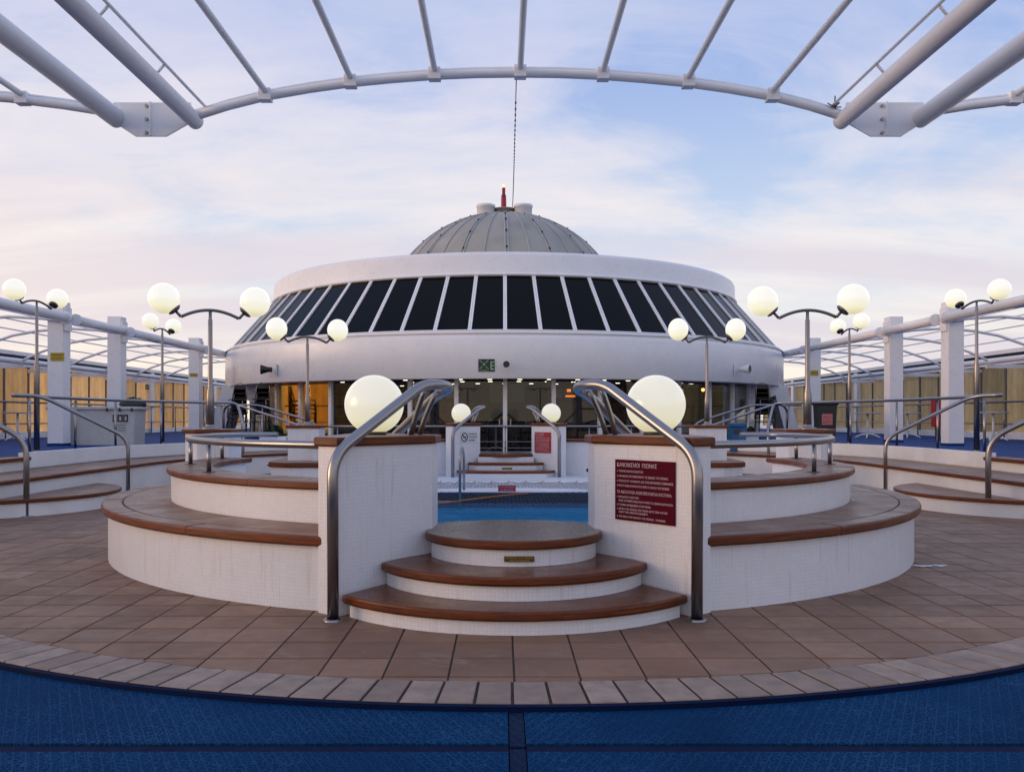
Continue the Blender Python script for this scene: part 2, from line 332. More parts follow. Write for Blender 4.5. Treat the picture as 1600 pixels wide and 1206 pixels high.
# ------------------------------------------------------------------ mesh helpers
class MB:
    def __init__(s): s.v = []; s.f = []; s.mi = []; s.uv = []; s.sm = []
    def face(s, idx, mi=0, uv=None, sm=False):
        s.f.append(tuple(idx)); s.mi.append(mi); s.sm.append(sm)
        s.uv.append(uv if uv else [(s.v[i][0], s.v[i][1]) for i in idx])
    def box(s, x0, x1, y0, y1, z0, z1, mi=0, M=None):
        b = len(s.v)
        pts = [(x0, y0, z0), (x1, y0, z0), (x1, y1, z0), (x0, y1, z0), (x0, y0, z1), (x1, y0, z1), (x1, y1, z1), (x0, y1, z1)]
        if M is not None: pts = [tuple(M @ Vector(p)) for p in pts]
        s.v += pts
        X, Y, Z = x1 - x0, y1 - y0, z1 - z0
        for q, (a, c) in (((0, 3, 2, 1), (X, Y)), ((4, 5, 6, 7), (X, Y)), ((0, 1, 5, 4), (X, Z)), ((1, 2, 6, 5), (Y, Z)), ((2, 3, 7, 6), (X, Z)), ((3, 0, 4, 7), (Y, Z))):
            s.face([b + i for i in q], mi, [(0, 0), (a, 0), (a, c), (0, c)])
        return s
    def prism(s, poly, z0, z1, mi_side=0, mi_top=None, bottom=True, bevel=0.0, closed_uv=True):
        """poly CCW seen from above"""
        if mi_top is None: mi_top = mi_side
        n = len(poly); b = len(s.v)
        ar = sum(poly[i][0] * poly[(i + 1) % n][1] - poly[(i + 1) % n][0] * poly[i][1] for i in range(n))
        if ar < 0: poly = list(reversed(poly))
        rings = [(0, z0), (0, z1)]
        if bevel: rings = [(bevel * .8, z0), (0, z0 + bevel), (0, z1 - bevel), (bevel * .3, z1 - bevel * .3), (bevel, z1)]
        def inset(d):
            if d == 0: return poly
            out = []
            for i in range(n):
                p0, p1, p2 = Vector(poly[i - 1][:2]), Vector(poly[i][:2]), Vector(poly[(i + 1) % n][:2])
                e1 = (p1 - p0).normalized(); e2 = (p2 - p1).normalized()
                n1 = Vector((-e1.y, e1.x)); n2 = Vector((-e2.y, e2.x))
                m = (n1 + n2)
                if m.length < 1e-6: m = n1
                m.normalize(); k = d / max(0.35, m.dot(n1))
                out.append((p1.x + m.x * k, p1.y + m.y * k))
            return out
        for d, z in rings: s.v += [(p[0], p[1], z) for p in inset(d)]
        per = [0]
        for i in range(n):
            p, q = poly[i], poly[(i + 1) % n]; per.append(per[-1] + math.hypot(q[0] - p[0], q[1] - p[1]))
        for k in range(len(rings) - 1):
            za, zb = rings[k][1], rings[k + 1][1]
            for i in range(n):
                j = (i + 1) % n
                s.face([b + k * n + i, b + k * n + j, b + (k + 1) * n + j, b + (k + 1) * n + i], mi_side,
                       [(per[i], za), (per[i + 1], za), (per[i + 1], zb), (per[i], zb)])
        t = b + (len(rings) - 1) * n
        s.face([t + i for i in range(n)], mi_top)
        if bottom: s.face([b + i for i in reversed(range(n))], mi_side)
        return s
    def tube(s, pts, r, n=10, mi=0, cap=True, radii=None):
        pts = [Vector(p) for p in pts]; b = len(s.v); m = len(pts)
        up = Vector((0, 0, 1)); d0 = (pts[1] - pts[0]).normalized()
        if abs(d0.dot(up)) > .9: up = Vector((1, 0, 0))
        side = d0.cross(up).normalized()
        L = 0
        Ls = []
        for i, p in enumerate(pts):
            if i: L += (p - pts[i - 1]).length
            Ls.append(L)
            d = ((pts[min(i + 1, m - 1)] - p).normalized() + (p - pts[max(i - 1, 0)]).normalized())
            d = d.normalized() if d.length > 1e-6 else d0
            side = (side - d * side.dot(d)).normalized(); up2 = d.cross(side)
            rr_ = radii[i] if radii else r
            for k in range(n):
                a = 2 * PI * k / n
                q = p + (side * math.cos(a) + up2 * math.sin(a)) * rr_
                s.v.append(tuple(q))
        for i in range(m - 1):
            for k in range(n):
                j = (k + 1) % n
                u0, u1 = k / n * .3, (k + 1) / n * .3
                s.face([b + i * n + k, b + (i + 1) * n + k, b + (i + 1) * n + j, b + i * n + j], mi, [(u0, Ls[i]), (u0, Ls[i + 1]), (u1, Ls[i + 1]), (u1, Ls[i])], True)
        if cap:
            s.face([b + k for k in range(n)], mi); s.face([b + (m - 1) * n + k for k in reversed(range(n))], mi)
        return s
    def lathe(s, prof, cx=0, cy=0, n=24, a0=0, a1=2 * PI, mi=0, sm=True):
        """prof: (r,z) from bottom up, seen outside"""
        b = len(s.v); full = abs(a1 - a0 - 2 * PI) < 1e-6; cols = n if full else n + 1
        for (r, z) in prof:
            for k in range(cols):
                a = a0 + (a1 - a0) * k / n
                s.v.append((cx + r * math.cos(a), cy + r * math.sin(a), z))
        L = [0]
        for i in range(1, len(prof)): L.append(L[-1] + math.hypot(prof[i][0] - prof[i - 1][0], prof[i][1] - prof[i - 1][1]))
        rm = max(p[0] for p in prof)
        for i in range(len(prof) - 1):
            for k in range(n):
                j = (k + 1) % cols
                u0, u1 = rm * (a1 - a0) * k / n, rm * (a1 - a0) * (k + 1) / n
                s.face([b + i * cols + k, b + i * cols + j, b + (i + 1) * cols + j, b + (i + 1) * cols + k], mi, [(u0, L[i]), (u1, L[i]), (u1, L[i + 1]), (u0, L[i + 1])], sm)
        return s
    def sphere(s, c, r, n=24, m=14, mi=0, squash=1.0):
        prof = [(max(1e-4, r * math.sin(PI * i / m)), c[2] - r * squash * math.cos(PI * i / m)) for i in range(m + 1)]
        return s.lathe(prof, c[0], c[1], n, mi=mi)
    def build(s, name, mats, parent=None, loc=None):
        me = bpy.data.meshes.new(name); me.from_pydata(s.v, [], s.f)
        for m in (mats if isinstance(mats, (list, tuple)) else [mats]): me.materials.append(m)
        me.polygons.foreach_set('material_index', s.mi); me.polygons.foreach_set('use_smooth', s.sm)
        ul = me.uv_layers.new(name='UVMap'); flat = [c for u in s.uv for p in u for c in p]
        ul.data.foreach_set('uv', flat); me.update()
        return put(name, me, parent, loc)
def put(name, me, parent=None, loc=None):
    o = bpy.data.objects.new(name, me); S.collection.objects.link(o)
    if parent is not None: o.parent = parent
    if loc is not None: o.location = loc
    return o
def tag(o, label, cat, group=None):
    o['label'] = label; o['category'] = cat
    if group: o['group'] = group
    return o
def thing(name, label, cat, loc=(0, 0, 0), rz=0, group=None):
    o = bpy.data.objects.new(name, None); S.collection.objects.link(o)
    o.location = loc; o.rotation_euler = (0, 0, rz); o.empty_display_size = .2
    return tag(o, label, cat, group)
def struct(o): o['kind'] = 'structure'; return o
def stuff(o): o['kind'] = 'stuff'; return o
def dup(root, loc, rz=None, label=None, group=None, scale=None):
    r = root.copy(); S.collection.objects.link(r); r.location = loc
    if rz is not None: r.rotation_euler = (0, 0, rz)
    if scale: r.scale = scale
    if label: r['label'] = label
    if group: r['group'] = group
    for ch in list(root.children):
        c = ch.copy(); S.collection.objects.link(c); c.parent = r
        for g in ch.children:
            d = g.copy(); S.collection.objects.link(d); d.parent = c
    return r
def fillet(pts, rad=0.1, seg=6):
    pts = [Vector(p) for p in pts]; out = [pts[0]]
    for i in range(1, len(pts) - 1):
        a, b, c = pts[i - 1], pts[i], pts[i + 1]
        d1 = (a - b); d2 = (c - b); l = min(rad, d1.length * .48, d2.length * .48)
        p, q = b + d1.normalized() * l, b + d2.normalized() * l
        for k in range(seg + 1):
            t_ = k / seg; out.append(p.lerp(b, t_).lerp(b.lerp(q, t_), t_))
    out.append(pts[-1]); return out
def text_mesh(txt, size, cx=None, align='LEFT', squeeze=1.0, font_offset=0.0, ext=0.0006):
    cu = bpy.data.curves.new('lettering', 'FONT'); cu.body = txt; cu.size = size; cu.align_x = align; cu.extrude = ext; cu.offset = font_offset
    cu.resolution_u = 2
    o = bpy.data.objects.new('lettering', cu); S.collection.objects.link(o)
    dg = bpy.context.evaluated_depsgraph_get(); me = bpy.data.meshes.new_from_object(o.evaluated_get(dg))
    bpy.data.objects.remove(o); bpy.data.curves.remove(cu)
    for v in me.vertices: v.co.x *= squeeze
    return me
def letter(parent, txt, size, x, z, mat, align='LEFT', squeeze=1.0, y=-0.0065, width=None, fo=0.0):
    """flat print on a plate standing in the local XZ plane, facing -Y"""
    me = text_mesh(txt, size, align=align, squeeze=squeeze, font_offset=fo)
    if width:
        w = max(v.co.x for v in me.vertices) - min(v.co.x for v in me.vertices)
        for v in me.vertices: v.co.x *= width / w
    me.materials.clear(); me.materials.append(mat)
    me.transform(Matrix.Translation((x, y, z)) @ Matrix.Rotation(PI / 2, 4, 'X'))
    return put('lettering', me, parent)
def pol(c, r, th):   # angle from -Y towards +X
    return (c[0] + r * math.sin(th), c[1] - r * math.cos(th))
def arcpoly(c, r0, r1, a0, a1, n):
    return [pol(c, r0, a0 + (a1 - a0) * i / n) for i in range(n + 1)] + [pol(c, r1, a1 + (a0 - a1) * i / n) for i in range(n + 1)]

YM = 11.93                     # the pool complex mirrors about this line
C1 = (0.0, 8.94); C2 = (0.0, 2 * YM - 8.94)
def mir(poly): return [(x, 2 * YM - y) for x, y in poly]

# ------------------------------------------------------------------ sea and ship's lower deck
o = MB(); o.box(-6000, 6000, -3000, 9000, -18.2, -18.0); struct(o.build('sea', M_sea))

# ------------------------------------------------------------------ tiled floor of the well with its pale border
BC = (0.0, 9.1); BI, BO = 5.17, 5.47
AMAX = R(50)
def border_r(x, y):
    """is the point inside the tiled area"""
    th = math.atan2(x, BC[1] - y)
    if y > 21.2: return False
    if abs(x) > 6.2: return False
    if y > C2[1] and math.hypot(x, y - C2[1]) > 6.2: return False
    # straight tangent continuation past +-50 degrees
    if abs(th) <= AMAX and y < BC[1]: return math.hypot(x, y - BC[1]) < BI
    px, py = pol(BC, BI, AMAX)
    nx, ny = math.sin(AMAX), -math.cos(AMAX)
    return (abs(x) - px) * nx + (y - py) * ny < 0
fl = MB()
edge = [pol(BC, BO - .002, -AMAX + 2 * AMAX * i / 60) for i in range(61)]
px, py = edge[-1]; tt = (6.3 - px) / math.cos(AMAX); qx, qy = 6.3, py + tt * math.sin(AMAX)
outer = [(-qx, qy)] + edge + [(qx, qy)]
back = [(6.3, C2[1])] + [pol(C2, 6.3, R(90) + R(180) * i / 40) for i in range(1, 40)] + [(-6.3, C2[1])]
fl.prism(outer + back, -.16, -0.006, 0, 0)
floor_pts = None
# the pool is cut out: the floor slab is built as a ring of three pieces instead
def hole_floor():
    m = MB()
    full = outer + back
    PX, PY0, PY1 = 2.2, 8.3, 13.7
    left = [p for p in full if p[0] <= -PX] 
    def clip(poly, f):
        out = []
        n = len(poly)
        for i in range(n):
            a, b = poly[i], poly[(i + 1) % n]; fa, fb = f(a), f(b)
            if fa >= 0: out.append(a)
            if (fa > 0 > fb) or (fa < 0 < fb):
                k = fa / (fa - fb); out.append((a[0] + (b[0] - a[0]) * k, a[1] + (b[1] - a[1]) * k))
        return out
    parts = [clip(full, lambda p: -PX - p[0]), clip(full, lambda p: p[0] - PX)]
    mid = clip(clip(full, lambda p: p[0] + PX), lambda p: PX - p[0])
    parts += [clip(mid, lambda p: PY0 - p[1]), clip(mid, lambda p: p[1] - PY1)]
    for p in parts: m.prism(p, -.16, -.006)
    return m
floor = struct(hole_floor().build('tiled_floor', M_grout))
T = 0.305; G = 0.0048; GY = 0.0078
def in_surround(x, y):
    """covered by the pool surround: no tiles needed"""
    if y < C1[1]: return math.hypot(x, y - C1[1]) < 3.5
    if y > C2[1]: return math.hypot(x, y - C2[1]) < 3.5
    return abs(x) < 3.5
def clip_round(poly):
    """clip a tile polygon to the inner border line"""
    def ins(p): return border_r(p[0], p[1])
    out = []; n = len(poly)
    for i in range(n):
        a, b = poly[i], poly[(i + 1) % n]; ia, ib = ins(a), ins(b)
        if ia: out.append(a)
        if ia != ib:
            lo, hi = (a, b) if ia else (b, a)
            for _ in range(14):
                m_ = ((lo[0] + hi[0]) / 2, (lo[1] + hi[1]) / 2)
                if ins(m_): lo = m_
                else: hi = m_
            out.append(lo)
    return out
tiles = []
X0T = -0.020
for i in range(-22, 23):
    for j in range(0, 60):
        x0 = X0T + i * T; y0 = 3.70 + j * T
        cx, cy = x0 + T / 2, y0 + T / 2
        cs = [(x0 + G, y0 + GY), (x0 + T - G, y0 + GY), (x0 + T - G, y0 + T - GY), (x0 + G, y0 + T - GY)]
        ok = [border_r(*c) for c in cs]
        if not any(ok): continue
        if in_surround(cx, cy): continue
        poly = cs if all(ok) else clip_round(cs)
        if len(poly) < 3: continue
        seen = abs((cx + .076) * 1350 / max(cy, .1) + 784.6 - 800) < 860
        tiles.append((seen, cy + 0.12 * abs(cx), poly, all(ok), (cx, cy)))
vis = sorted([t_ for t_ in tiles if t_[0]], key=lambda q: q[1])
single = vis[:300]; ids = set(id(q) for q in single)
rest = [q for q in tiles if id(q) not in ids]
def tile_mb(mb, poly, z1, z0=-.010, bev=.003):
    return mb.prism(poly, z0, z1, 0, 0, False, bev)
h = T / 2 - G
tile_me = None
for k, (s_, d_, poly, whole, c) in enumerate(single):
    dz_ = random.uniform(-.0012, .0012)
    if whole:
        if tile_me is None:
            tile_me = tile_mb(MB(), [(-h, -T / 2 + GY), (h, -T / 2 + GY), (h, T / 2 - GY), (-h, T / 2 - GY)], 0.0).build('tile', M_tile, floor, (c[0], c[1], dz_)).data
        else:
            o = put('tile', tile_me, floor, (c[0], c[1], dz_))
            o.rotation_euler = (random.uniform(-.002, .002), random.uniform(-.002, .002), (k % 2) * PI)
    else:
        tile_mb(MB(), poly, dz_).build('tile', M_tile, floor)
mb = MB()
for q in rest: tile_mb(mb, q[2], random.uniform(-.001, .001), bev=0)
stuff(mb.build('far_tiles', M_tile, floor))
# border stones laid radially
da = 0.153 / BI; nst = int(AMAX / da)
sg = 0.013 / BI
mbrest = MB()
for k in range(-nst - 12, nst + 13):
    if abs(k * da) < AMAX:
        a0, a1 = (k - .5) * da + .009, (k + .5) * da + .009
        poly = [pol(BC, BI + .006, a0 + sg * .5), pol(BC, BI + .006, a1 - sg * .5), pol(BC, BO, a1 - sg * .5), pol(BC, BO, a0 + sg * .5)]
        MB().prism(poly, -.008, random.uniform(.0, .0035), 0, 0, False, .004).build('border_stone', M_stone, floor)
for sx in (-1, 1):   # straight run of stones beyond the curve
    tx, ty = math.cos(AMAX), math.sin(AMAX); nx, ny = math.sin(AMAX), -math.cos(AMAX)
    bx_, by_ = pol(BC, BI + .006, AMAX)
    for k in range(24):
        s0, s1 = .03 + k * .153, .03 + (k + 1) * .153 - .012
        if bx_ + tx * s1 > 6.2: break
        poly = [(sx * (bx_ + tx * s + nx * w), by_ + ty * s + ny * w) for s, w in ((s0, 0), (s1, 0), (s1, .294), (s0, .294))]
        MB().prism(poly, -.008, random.uniform(0, .0035), 0, 0, False, .004).build('border_stone', M_stone, floor)
# dark blue skirt under the border edge
mb = MB()
sk = [(-qx, qy)] + edge + [(qx, qy)]
mb.prism(arcpoly(BC, BO - .001, BO + .030, -AMAX, AMAX, 60), -.10, -.005, 0, 0, False)
for sx in (-1, 1):
    bx_, by_ = pol(BC, BO, AMAX)
    poly = [(sx * bx_, by_), (sx * (bx_ + math.sin(AMAX) * .045), by_ - math.cos(AMAX) * .045), (sx * (qx + .04), qy - .04), (sx * qx, qy)]
    mb.prism(poly, -.10, -.014, 0, 0, False)
mb.build('edge_strip', M_matdark, floor)

# ------------------------------------------------------------------ blue matting in front
mb = MB(); mb.box(-9.5, 9.5, -6, 8.4, -.20, -.062)
fd = struct(mb.build('blue_deck', M_matdark))
def mat_clip(x0, x1, y0, y1, st=24):
    """a mat whose far edge follows the border circle"""
    top = []
    for i in range(st + 1):
        x = x1 + (x0 - x1) * i / st
        lim = BC[1] - math.sqrt(max(0, (BO + .031) ** 2 - x * x)) if abs(x) < pol(BC, BO, AMAX)[0] else 99
        if lim == 99:
            bx_, by_ = pol(BC, BO + .031, AMAX); lim = by_ + (abs(x) - bx_) * math.tan(AMAX)
        top.append((x, min(y1, lim)))
    return [(x0, y0), (x1, y0)] + top
ycuts = [3.175 - .08 - 1.42 * k for k in range(4)]
rows = [(3.255, 8.3), (1.76, 3.175), (.26, 1.68), (-1.24, .18), (-2.7, -1.32)]
xcuts = [(-.05, -1.62), (.015, 1.60)]
for (y0, y1) in rows:
    for sx in (-1, 1):
        e0 = .052 if sx < 0 else .015
        a = [e0, 9.4]
        xs = (-a[1], -a[0]) if sx < 0 else (a[0], a[1])
        MB().prism(mat_clip(xs[0], xs[1], y0, y1, 60), -.062, -.026, 0, 0, False, .003).build('deck_mat', M_mat, fd)
    MB().prism(mat_clip(-.048, .011, y0 - .02, y1 + .03, 2), -.062, -.030, 0, 0, False).build('seam_strip', M_matmid, fd)
for (a, b) in ((3.179, 3.251), (1.684, 1.756), (.184, .256)):
    for xs in ((-9.4, -.052), (.015, 9.4)):
        MB().prism(mat_clip(xs[0], xs[1], a, b, 2), -.062, -.033, 0, 0, False).build('seam_strip', M_matdark, fd)

# ------------------------------------------------------------------ pool
PX, PY0, PY1 = 2.2, 8.3, 13.7
basin = MB()
for (x0, x1, y0, y1) in ((-PX - .12, -PX, PY0 - .12, PY1 + .12), (PX, PX + .12, PY0 - .12, PY1 + .12), (-PX, PX, PY0 - .12, PY0), (-PX, PX, PY1, PY1 + .12)):
    basin.box(x0, x1, y0, y1, -1.4, -.162)
basin.box(-PX, PX, PY0, PY1, -1.42, -1.3)
pool = struct(basin.build('pool_basin', M_pool))
m = MB(); m.box(-PX - .12, PX + .12, PY1 - .0, PY1 + .12, -.162, .012); m.box(-PX - .12, PX + .12, PY0 - .12, PY0, -.162, .012)
m.box(-PX - .12, -PX, PY0, PY1, -.162, .012); m.box(PX, PX + .12, PY0, PY1, -.162, .012)
m.build('coping', M_pool, pool)
m = MB(); m.box(-PX, PX, PY0, PY1, -.9, -.23); struct(m.build('pool_water', M_water))
# white apron ring around the pool: sheets on the inner floor
m = MB()
for poly in ([(-2.94, PY0 - .1), (-PX - .05, PY0 - .1), (-PX - .05, PY1 + .1), (-2.94, PY1 + .1)], [(PX + .05, PY0 - .1), (2.94, PY0 - .1), (2.94, PY1 + .1), (PX + .05, PY1 + .1)]):
    m.prism(poly, -.004, .020)
m.prism([(-2.9, PY1 + .02), (2.9, PY1 + .02)] + [pol(C2, 2.95, R(72) + R(216) * i / 30) for i in range(31)], -.004, .024)
fr_ = [pol(C1, 2.95, -R(72) + R(144) * i / 30) for i in range(31)]
m.prism([(2.9, PY0 - .05), (-2.9, PY0 - .05)] + fr_, -.004, .018)
struct(m.build('pool_apron', M_apron))
# safety net
m = MB(); NX, N0, N1 = 2.5, 7.4, 15.2
def netz(x, y):
    k = max(0, 1 - (x / NX) ** 2) * max(0, 1 - ((y - (N0 + N1) / 2) / ((N1 - N0) / 2)) ** 2)
    return .045 - .06 * k
def netline(x0, y0, dxs):
    pts = []; s = 0
    L = (N1 - N0)
    for i in range(9):
        y = N0 + L * i / 8; x = x0 + dxs * (y - N0) * .62
        if -NX <= x <= NX: pts.append((x, y, netz(x, y)))
    if len(pts) > 1: m.tube(pts, .0026, 3, cap=False)
k = -NX - 5.2
while k < NX + 5.2:
    netline(k, 0, 1); netline(k, 0, -1); k += .115
net = m.build('pool_net', M_net)
tag(net, 'dark diamond mesh safety net stretched over the pool behind the front steps', 'net')
m = MB(); m.tube([(x, 15.2 + .03 * math.sin(x * 9), .05 + .012 * math.sin(x * 23)) for x in [-2.5 + .1 * i for i in range(51)]], .007, 5)
for x in [-2.4 + .3 * i for i in range(17)]: m.tube([(x, 15.15, .04), (x + .05, 15.28, .075)], .012, 4)
o = m.build('edge_rope', plain('faded_rope', (0.42, 0.33, 0.28), .8), net)
m = MB(); m.tube(fillet([(-2.3, 11.6, .02), (-1.1, 11.75, .0), (-.35, 12.6, .03), (.35, 13.3, .04)], .8, 8), .014, 5)
tag(m.build('rope', M_rope), 'orange rope lying across the net at the left side of the pool', 'rope')
m = MB(); m.tube(fillet([(-.735, 13.5, -.7), (-.735, 13.5, .60), (-.715, 13.62, .745), (-.695, 13.98, .60), (-.695, 14.0, .02)], .16, 8), .022, 12)
ld = thing('pool_ladder', 'slim stainless pool ladder rail rising from the left part of the pool', 'ladder', (0, 0, 0))
m.build('rail', M_steel, ld)
m = MB(); m.tube([(-.735, 13.5, -.36), (-1.2, 13.5, -.36)], .018, 8); m.tube([(-.735, 13.5, -.12), (-1.2, 13.5, -.12)], .018, 8); m.build('rung', M_steel, ld)
s_ = thing('warning_sign', 'small red warning plate standing at the far edge of the pool', 'sign', (.0, 13.74, .022))
m = MB(); m.box(-.14, .14, -.004, .004, 0, .098); m.build('plate', M_red2, s_)
letter(s_, 'ΑΠΑΓΟΡΕΥΟΝΤΑΙ', .03, 0, .058, M_text, 'CENTER', 1, -.006, .24); letter(s_, 'ΟΙ ΒΟΥΤΙΕΣ', .03, 0, .018, M_text, 'CENTER', 1, -.006, .2)

# ------------------------------------------------------------------ surround: curved benches and upper ledges
def board_ring(parent, c, r0, r1, z0, z1, a0, a1, seg, name, mats, gap=.004, bev=.008, n=8, mirror=False):
    for k in range(seg):
        b0 = a0 + (a1 - a0) * k / seg; b1 = a0 + (a1 - a0) * (k + 1) / seg
        g_ = gap / r1 * (1 if b1 > b0 else -1) * .5
        poly = arcpoly(c, r0, r1, b0 + g_, b1 - g_, n)
        mb = MB(); mb.prism(poly, z0, z1, 0, 1, True, bev)
        # wood grain follows the curve
        for fi, f in enumerate(mb.f):
            if mb.mi[fi] == 1:
                mb.uv[fi] = [((math.atan2(mb.v[i][0] - c[0], c[1] - mb.v[i][1])) * r1 % 40, math.hypot(mb.v[i][0] - c[0], mb.v[i][1] - c[1])) for i in f]
                if max(u[0] for u in mb.uv[fi]) - min(u[0] for u in mb.uv[fi]) > 20:
                    mb.uv[fi] = [((u[0] + 20) % 40, u[1]) for u in mb.uv[fi]]
        mb.build(name, mats, parent)
def wallring(parent, c, r0, r1, z0, z1, a0, a1, name='wall', mat=None, n=48):
    MB().prism(arcpoly(c, r0, r1, a0, a1, n), z0, z1, 0, 0, True).build(name, mat or M_mosaic, parent)
for side, sx in (('left', -1), ('right', 1)):
    for end, cc, flip in (('front', C1, 0), ('far', C2, 1)):
        def A(deg): return sx * R(deg) if not flip else sx * R(180 - deg)
        b = thing('curved_bench', f'outer curved bench with teak seat, {side} side of the {end} steps', 'bench', group='curved benches around the pool')
        wallring(b, cc, 3.25, 3.78, 0.0, .41, A(18.3), A(104))
        board_ring(b, cc, 3.272, 3.66, .412, .470, A(18.2), A(105), 4, 'seat_board', [M_woodedge, M_woodtop], bev=.004, n=12)
        board_ring(b, cc, 3.664, 3.835, .406, .472, A(17.4), A(105.4), 5, 'edge_board', [M_woodedge, M_woodtop], bev=.016, n=12)
        u = thing('upper_ledge', f'white mosaic upper ledge with teak top behind the {end} {side} bench', 'ledge', group='upper ledges around the pool')
        wallring(u, cc, 2.95, 3.27, 0.001, .70, A(18.8), A(101))
        board_ring(u, cc, 2.90, 3.31, .702, .755, A(18.8), A(102), 5, 'ledge_board', [M_woodedge, M_woodtop], bev=.014, n=10)
# ------------------------------------------------------------------ entry steps
def steps(flip, label):
    f = (lambda p: mir(p)) if flip else (lambda p: p)
    t_ = thing('entry_steps', label, 'steps', group='curved teak steps into the pool area')
    def disc(cy, r, ymax, n=28):
        """front arc bounded by the pier faces"""
        pts = []
        for i in range(n + 1):
            a = -R(75) + R(150) * i / n
            x, y = r * math.sin(a), cy - r * math.cos(a)
            pts.append((x, y))
        # keep the part in front of the splayed pier faces
        out = []
        for x, y in pts:
            # pier face line from (1.09,5.2) to (.57,5.83)
            lim = 5.2 + (1.085 - abs(x)) * (0.63 / .52)
            if y < lim + .02: out.append((x, y))
        return out
    def slab(arc, z0, z1, mats, name, yb=6.2, bev=0.0, wide=None):
        x0 = arc[0][0]; x1 = arc[-1][0]
        poly = arc + [(min(x1, .60), yb), (max(x0, -.60), yb)]
        mb = MB().prism(f(poly), z0, z1, 0, len(mats) - 1, True, bev); mb.build(name, mats, t_)
    a1 = disc(6.08, 1.33, 0); slab(a1, 0, .083, [M_mosaic], 'riser', 5.95)
    a2 = disc(5.865, .895, 0); slab(a2, .141, .23, [M_mosaic], 'riser', 6.05)
    a3 = disc(5.835, .56, 0)
    slab(a3, .288, .393, [M_mosaic], 'riser', 6.1)
    def tread(cy, r, z0, z1, name, mats, yb, rin=None):
        arc = disc(cy, r, 0, 40)
        MB().prism(f(arc + [(.60, yb), (-.60, yb)]), z0, z1, 0, 1, True, .014).build(name, mats, t_)
    tread(6.08, 1.375, .084, .140, 'tread', [M_woodedge, M_woodstep], 5.9)
    tread(5.865, .935, .231, .287, 'tread', [M_woodedge, M_woodstep], 5.95)
    arc = disc(5.835, .602, 0, 30)
    bk = [(.56, 6.10), (.45, 6.22), (.2, 6.33), (-.02, 6.35), (-.2, 6.33), (-.45, 6.22), (-.56, 6.10)]
    MB().prism(f(arc + [(.585, 5.86)] + bk + [(-.585, 5.86)]), .394, .450, 0, 1, True, .012).build('platform', [M_woodedge, M_woodwet], t_)
    MB().prism(f([(-.57, 5.9), (.57, 5.9), (.57, 6.28), (-.57, 6.28)]), .0, .392, 0, 0).build('riser', [M_mosaic], t_)
    # pool side steps down
    for k, (y0, y1, zt) in enumerate(((6.1, 6.62, .29), (6.1, 6.95, .145))):
        w = .75 + .25 * k
        poly = [(-w, 6.62 - .1 if k else 6.4), (-.56, 6.12), (.56, 6.12), (w, 6.62 - .1 if k else 6.4), (w * .8, y1 - .08), (0, y1), (-w * .8, y1 - .08)]
        MB().prism(f(list(reversed(poly))), 0.003 * k + .002, zt - .05, 0, 0).build('riser', [M_mosaic], t_)
        MB().prism(f(list(reversed([(x * 1.02, y + .02) for x, y in poly]))), zt - .049, zt, 0, 1, True, .01).build('tread', [M_woodedge, M_woodstep], t_)
    return t_
st_front = steps(False, 'curved teak steps with white risers between the two nearest piers')
st_back = steps(True, 'far curved teak steps across the pool before the glass wall')
for sx_, y_ in ((1, 5.262), (-1, 2 * YM - 6.1 - .9)):
    pass
# brass plates on the top risers
pl = thing('step_plate', 'small brass notice plate on the top riser of the nearest steps', 'plate', (.028, 5.262, .338))
m = MB(); m.box(-.092, .092, -.004, .004, -.017, .017); m.build('plate', M_brass, pl)
letter(pl, 'ΠΡΟΣΟΧΗ  ΣΤΑ  ΣΚΑΛΙΑ', .014, 0, .003, M_yellow, 'CENTER', 1, -.0055, .165); letter(pl, 'MIND THE STEP PLEASE', .011, 0, -.012, M_yellow, 'CENTER', 1, -.0055, .12)

# ------------------------------------------------------------------ piers beside the steps
PIER = [(-1.068, 5.20), (-.549, 5.83), (-.53, 6.08), (-1.06, 6.70), (-1.20, 6.60), (-1.205, 5.31)]
def offs(poly, d):
    mb = []; n = len(poly)
    if sum(poly[i][0] * poly[(i + 1) % n][1] - poly[(i + 1) % n][0] * poly[i][1] for i in range(n)) < 0: d = -d
    for i in range(n):
        p0, p1, p2 = Vector(poly[i - 1]), Vector(poly[i]), Vector(poly[(i + 1) % n])
        e1 = (p1 - p0).normalized(); e2 = (p2 - p1).normalized()
        n1 = Vector((e1.y, -e1.x)); n2 = Vector((e2.y, -e2.x)); m_ = (n1 + n2).normalized(); k = d / max(.4, m_.dot(n1))
        mb.append((p1.x + m_.x * k, p1.y + m_.y * k))
    return mb
def pier(sx, flip, label):
    t_ = thing('gate_pier', label, 'pier', group='white piers beside the steps')
    def tr(poly):
        p = [(sx * -x if sx > 0 else x, y) for x, y in poly]
        return mir(p) if flip else p
    MB().prism(tr(PIER), .0015, 1.022, 0, 0).build('body', M_mosaic, t_)
    cap = offs(PIER, .026)
    a, b_ = cap[0], cap[1]
    mid = .5
    # cap in three boards: front chamfer board, long board, back board
    c0, c1, c2, c3, c4, c5 = cap
    k1 = Vector(c5).lerp(Vector(c4), .30); k2 = Vector(c0).lerp(Vector(c1), .04)
    g_ = .003
    boards = [[c0, c1, (c2[0], c2[1] - g_), (c5[0], k1[1] + .35 - g_), c5],
              [(c5[0], k1[1] + .35), c2, c3, c4]]
    for bd in boards: MB().prism(tr(bd), 1.024, 1.080, 0, 1, True, .011).build('cap_board', [M_woodedge, M_woodtop], t_)
    return t_
pier(-1, 0, 'near left mosaic pier beside the front steps, plain inner face')
pier(1, 0, 'near right mosaic pier beside the front steps, carrying the maroon rules sign')
pier(-1, 1, 'far left pier across the pool, with the no smoking notice')
pier(1, 1, 'far right pier across the pool, with the bright red sign')
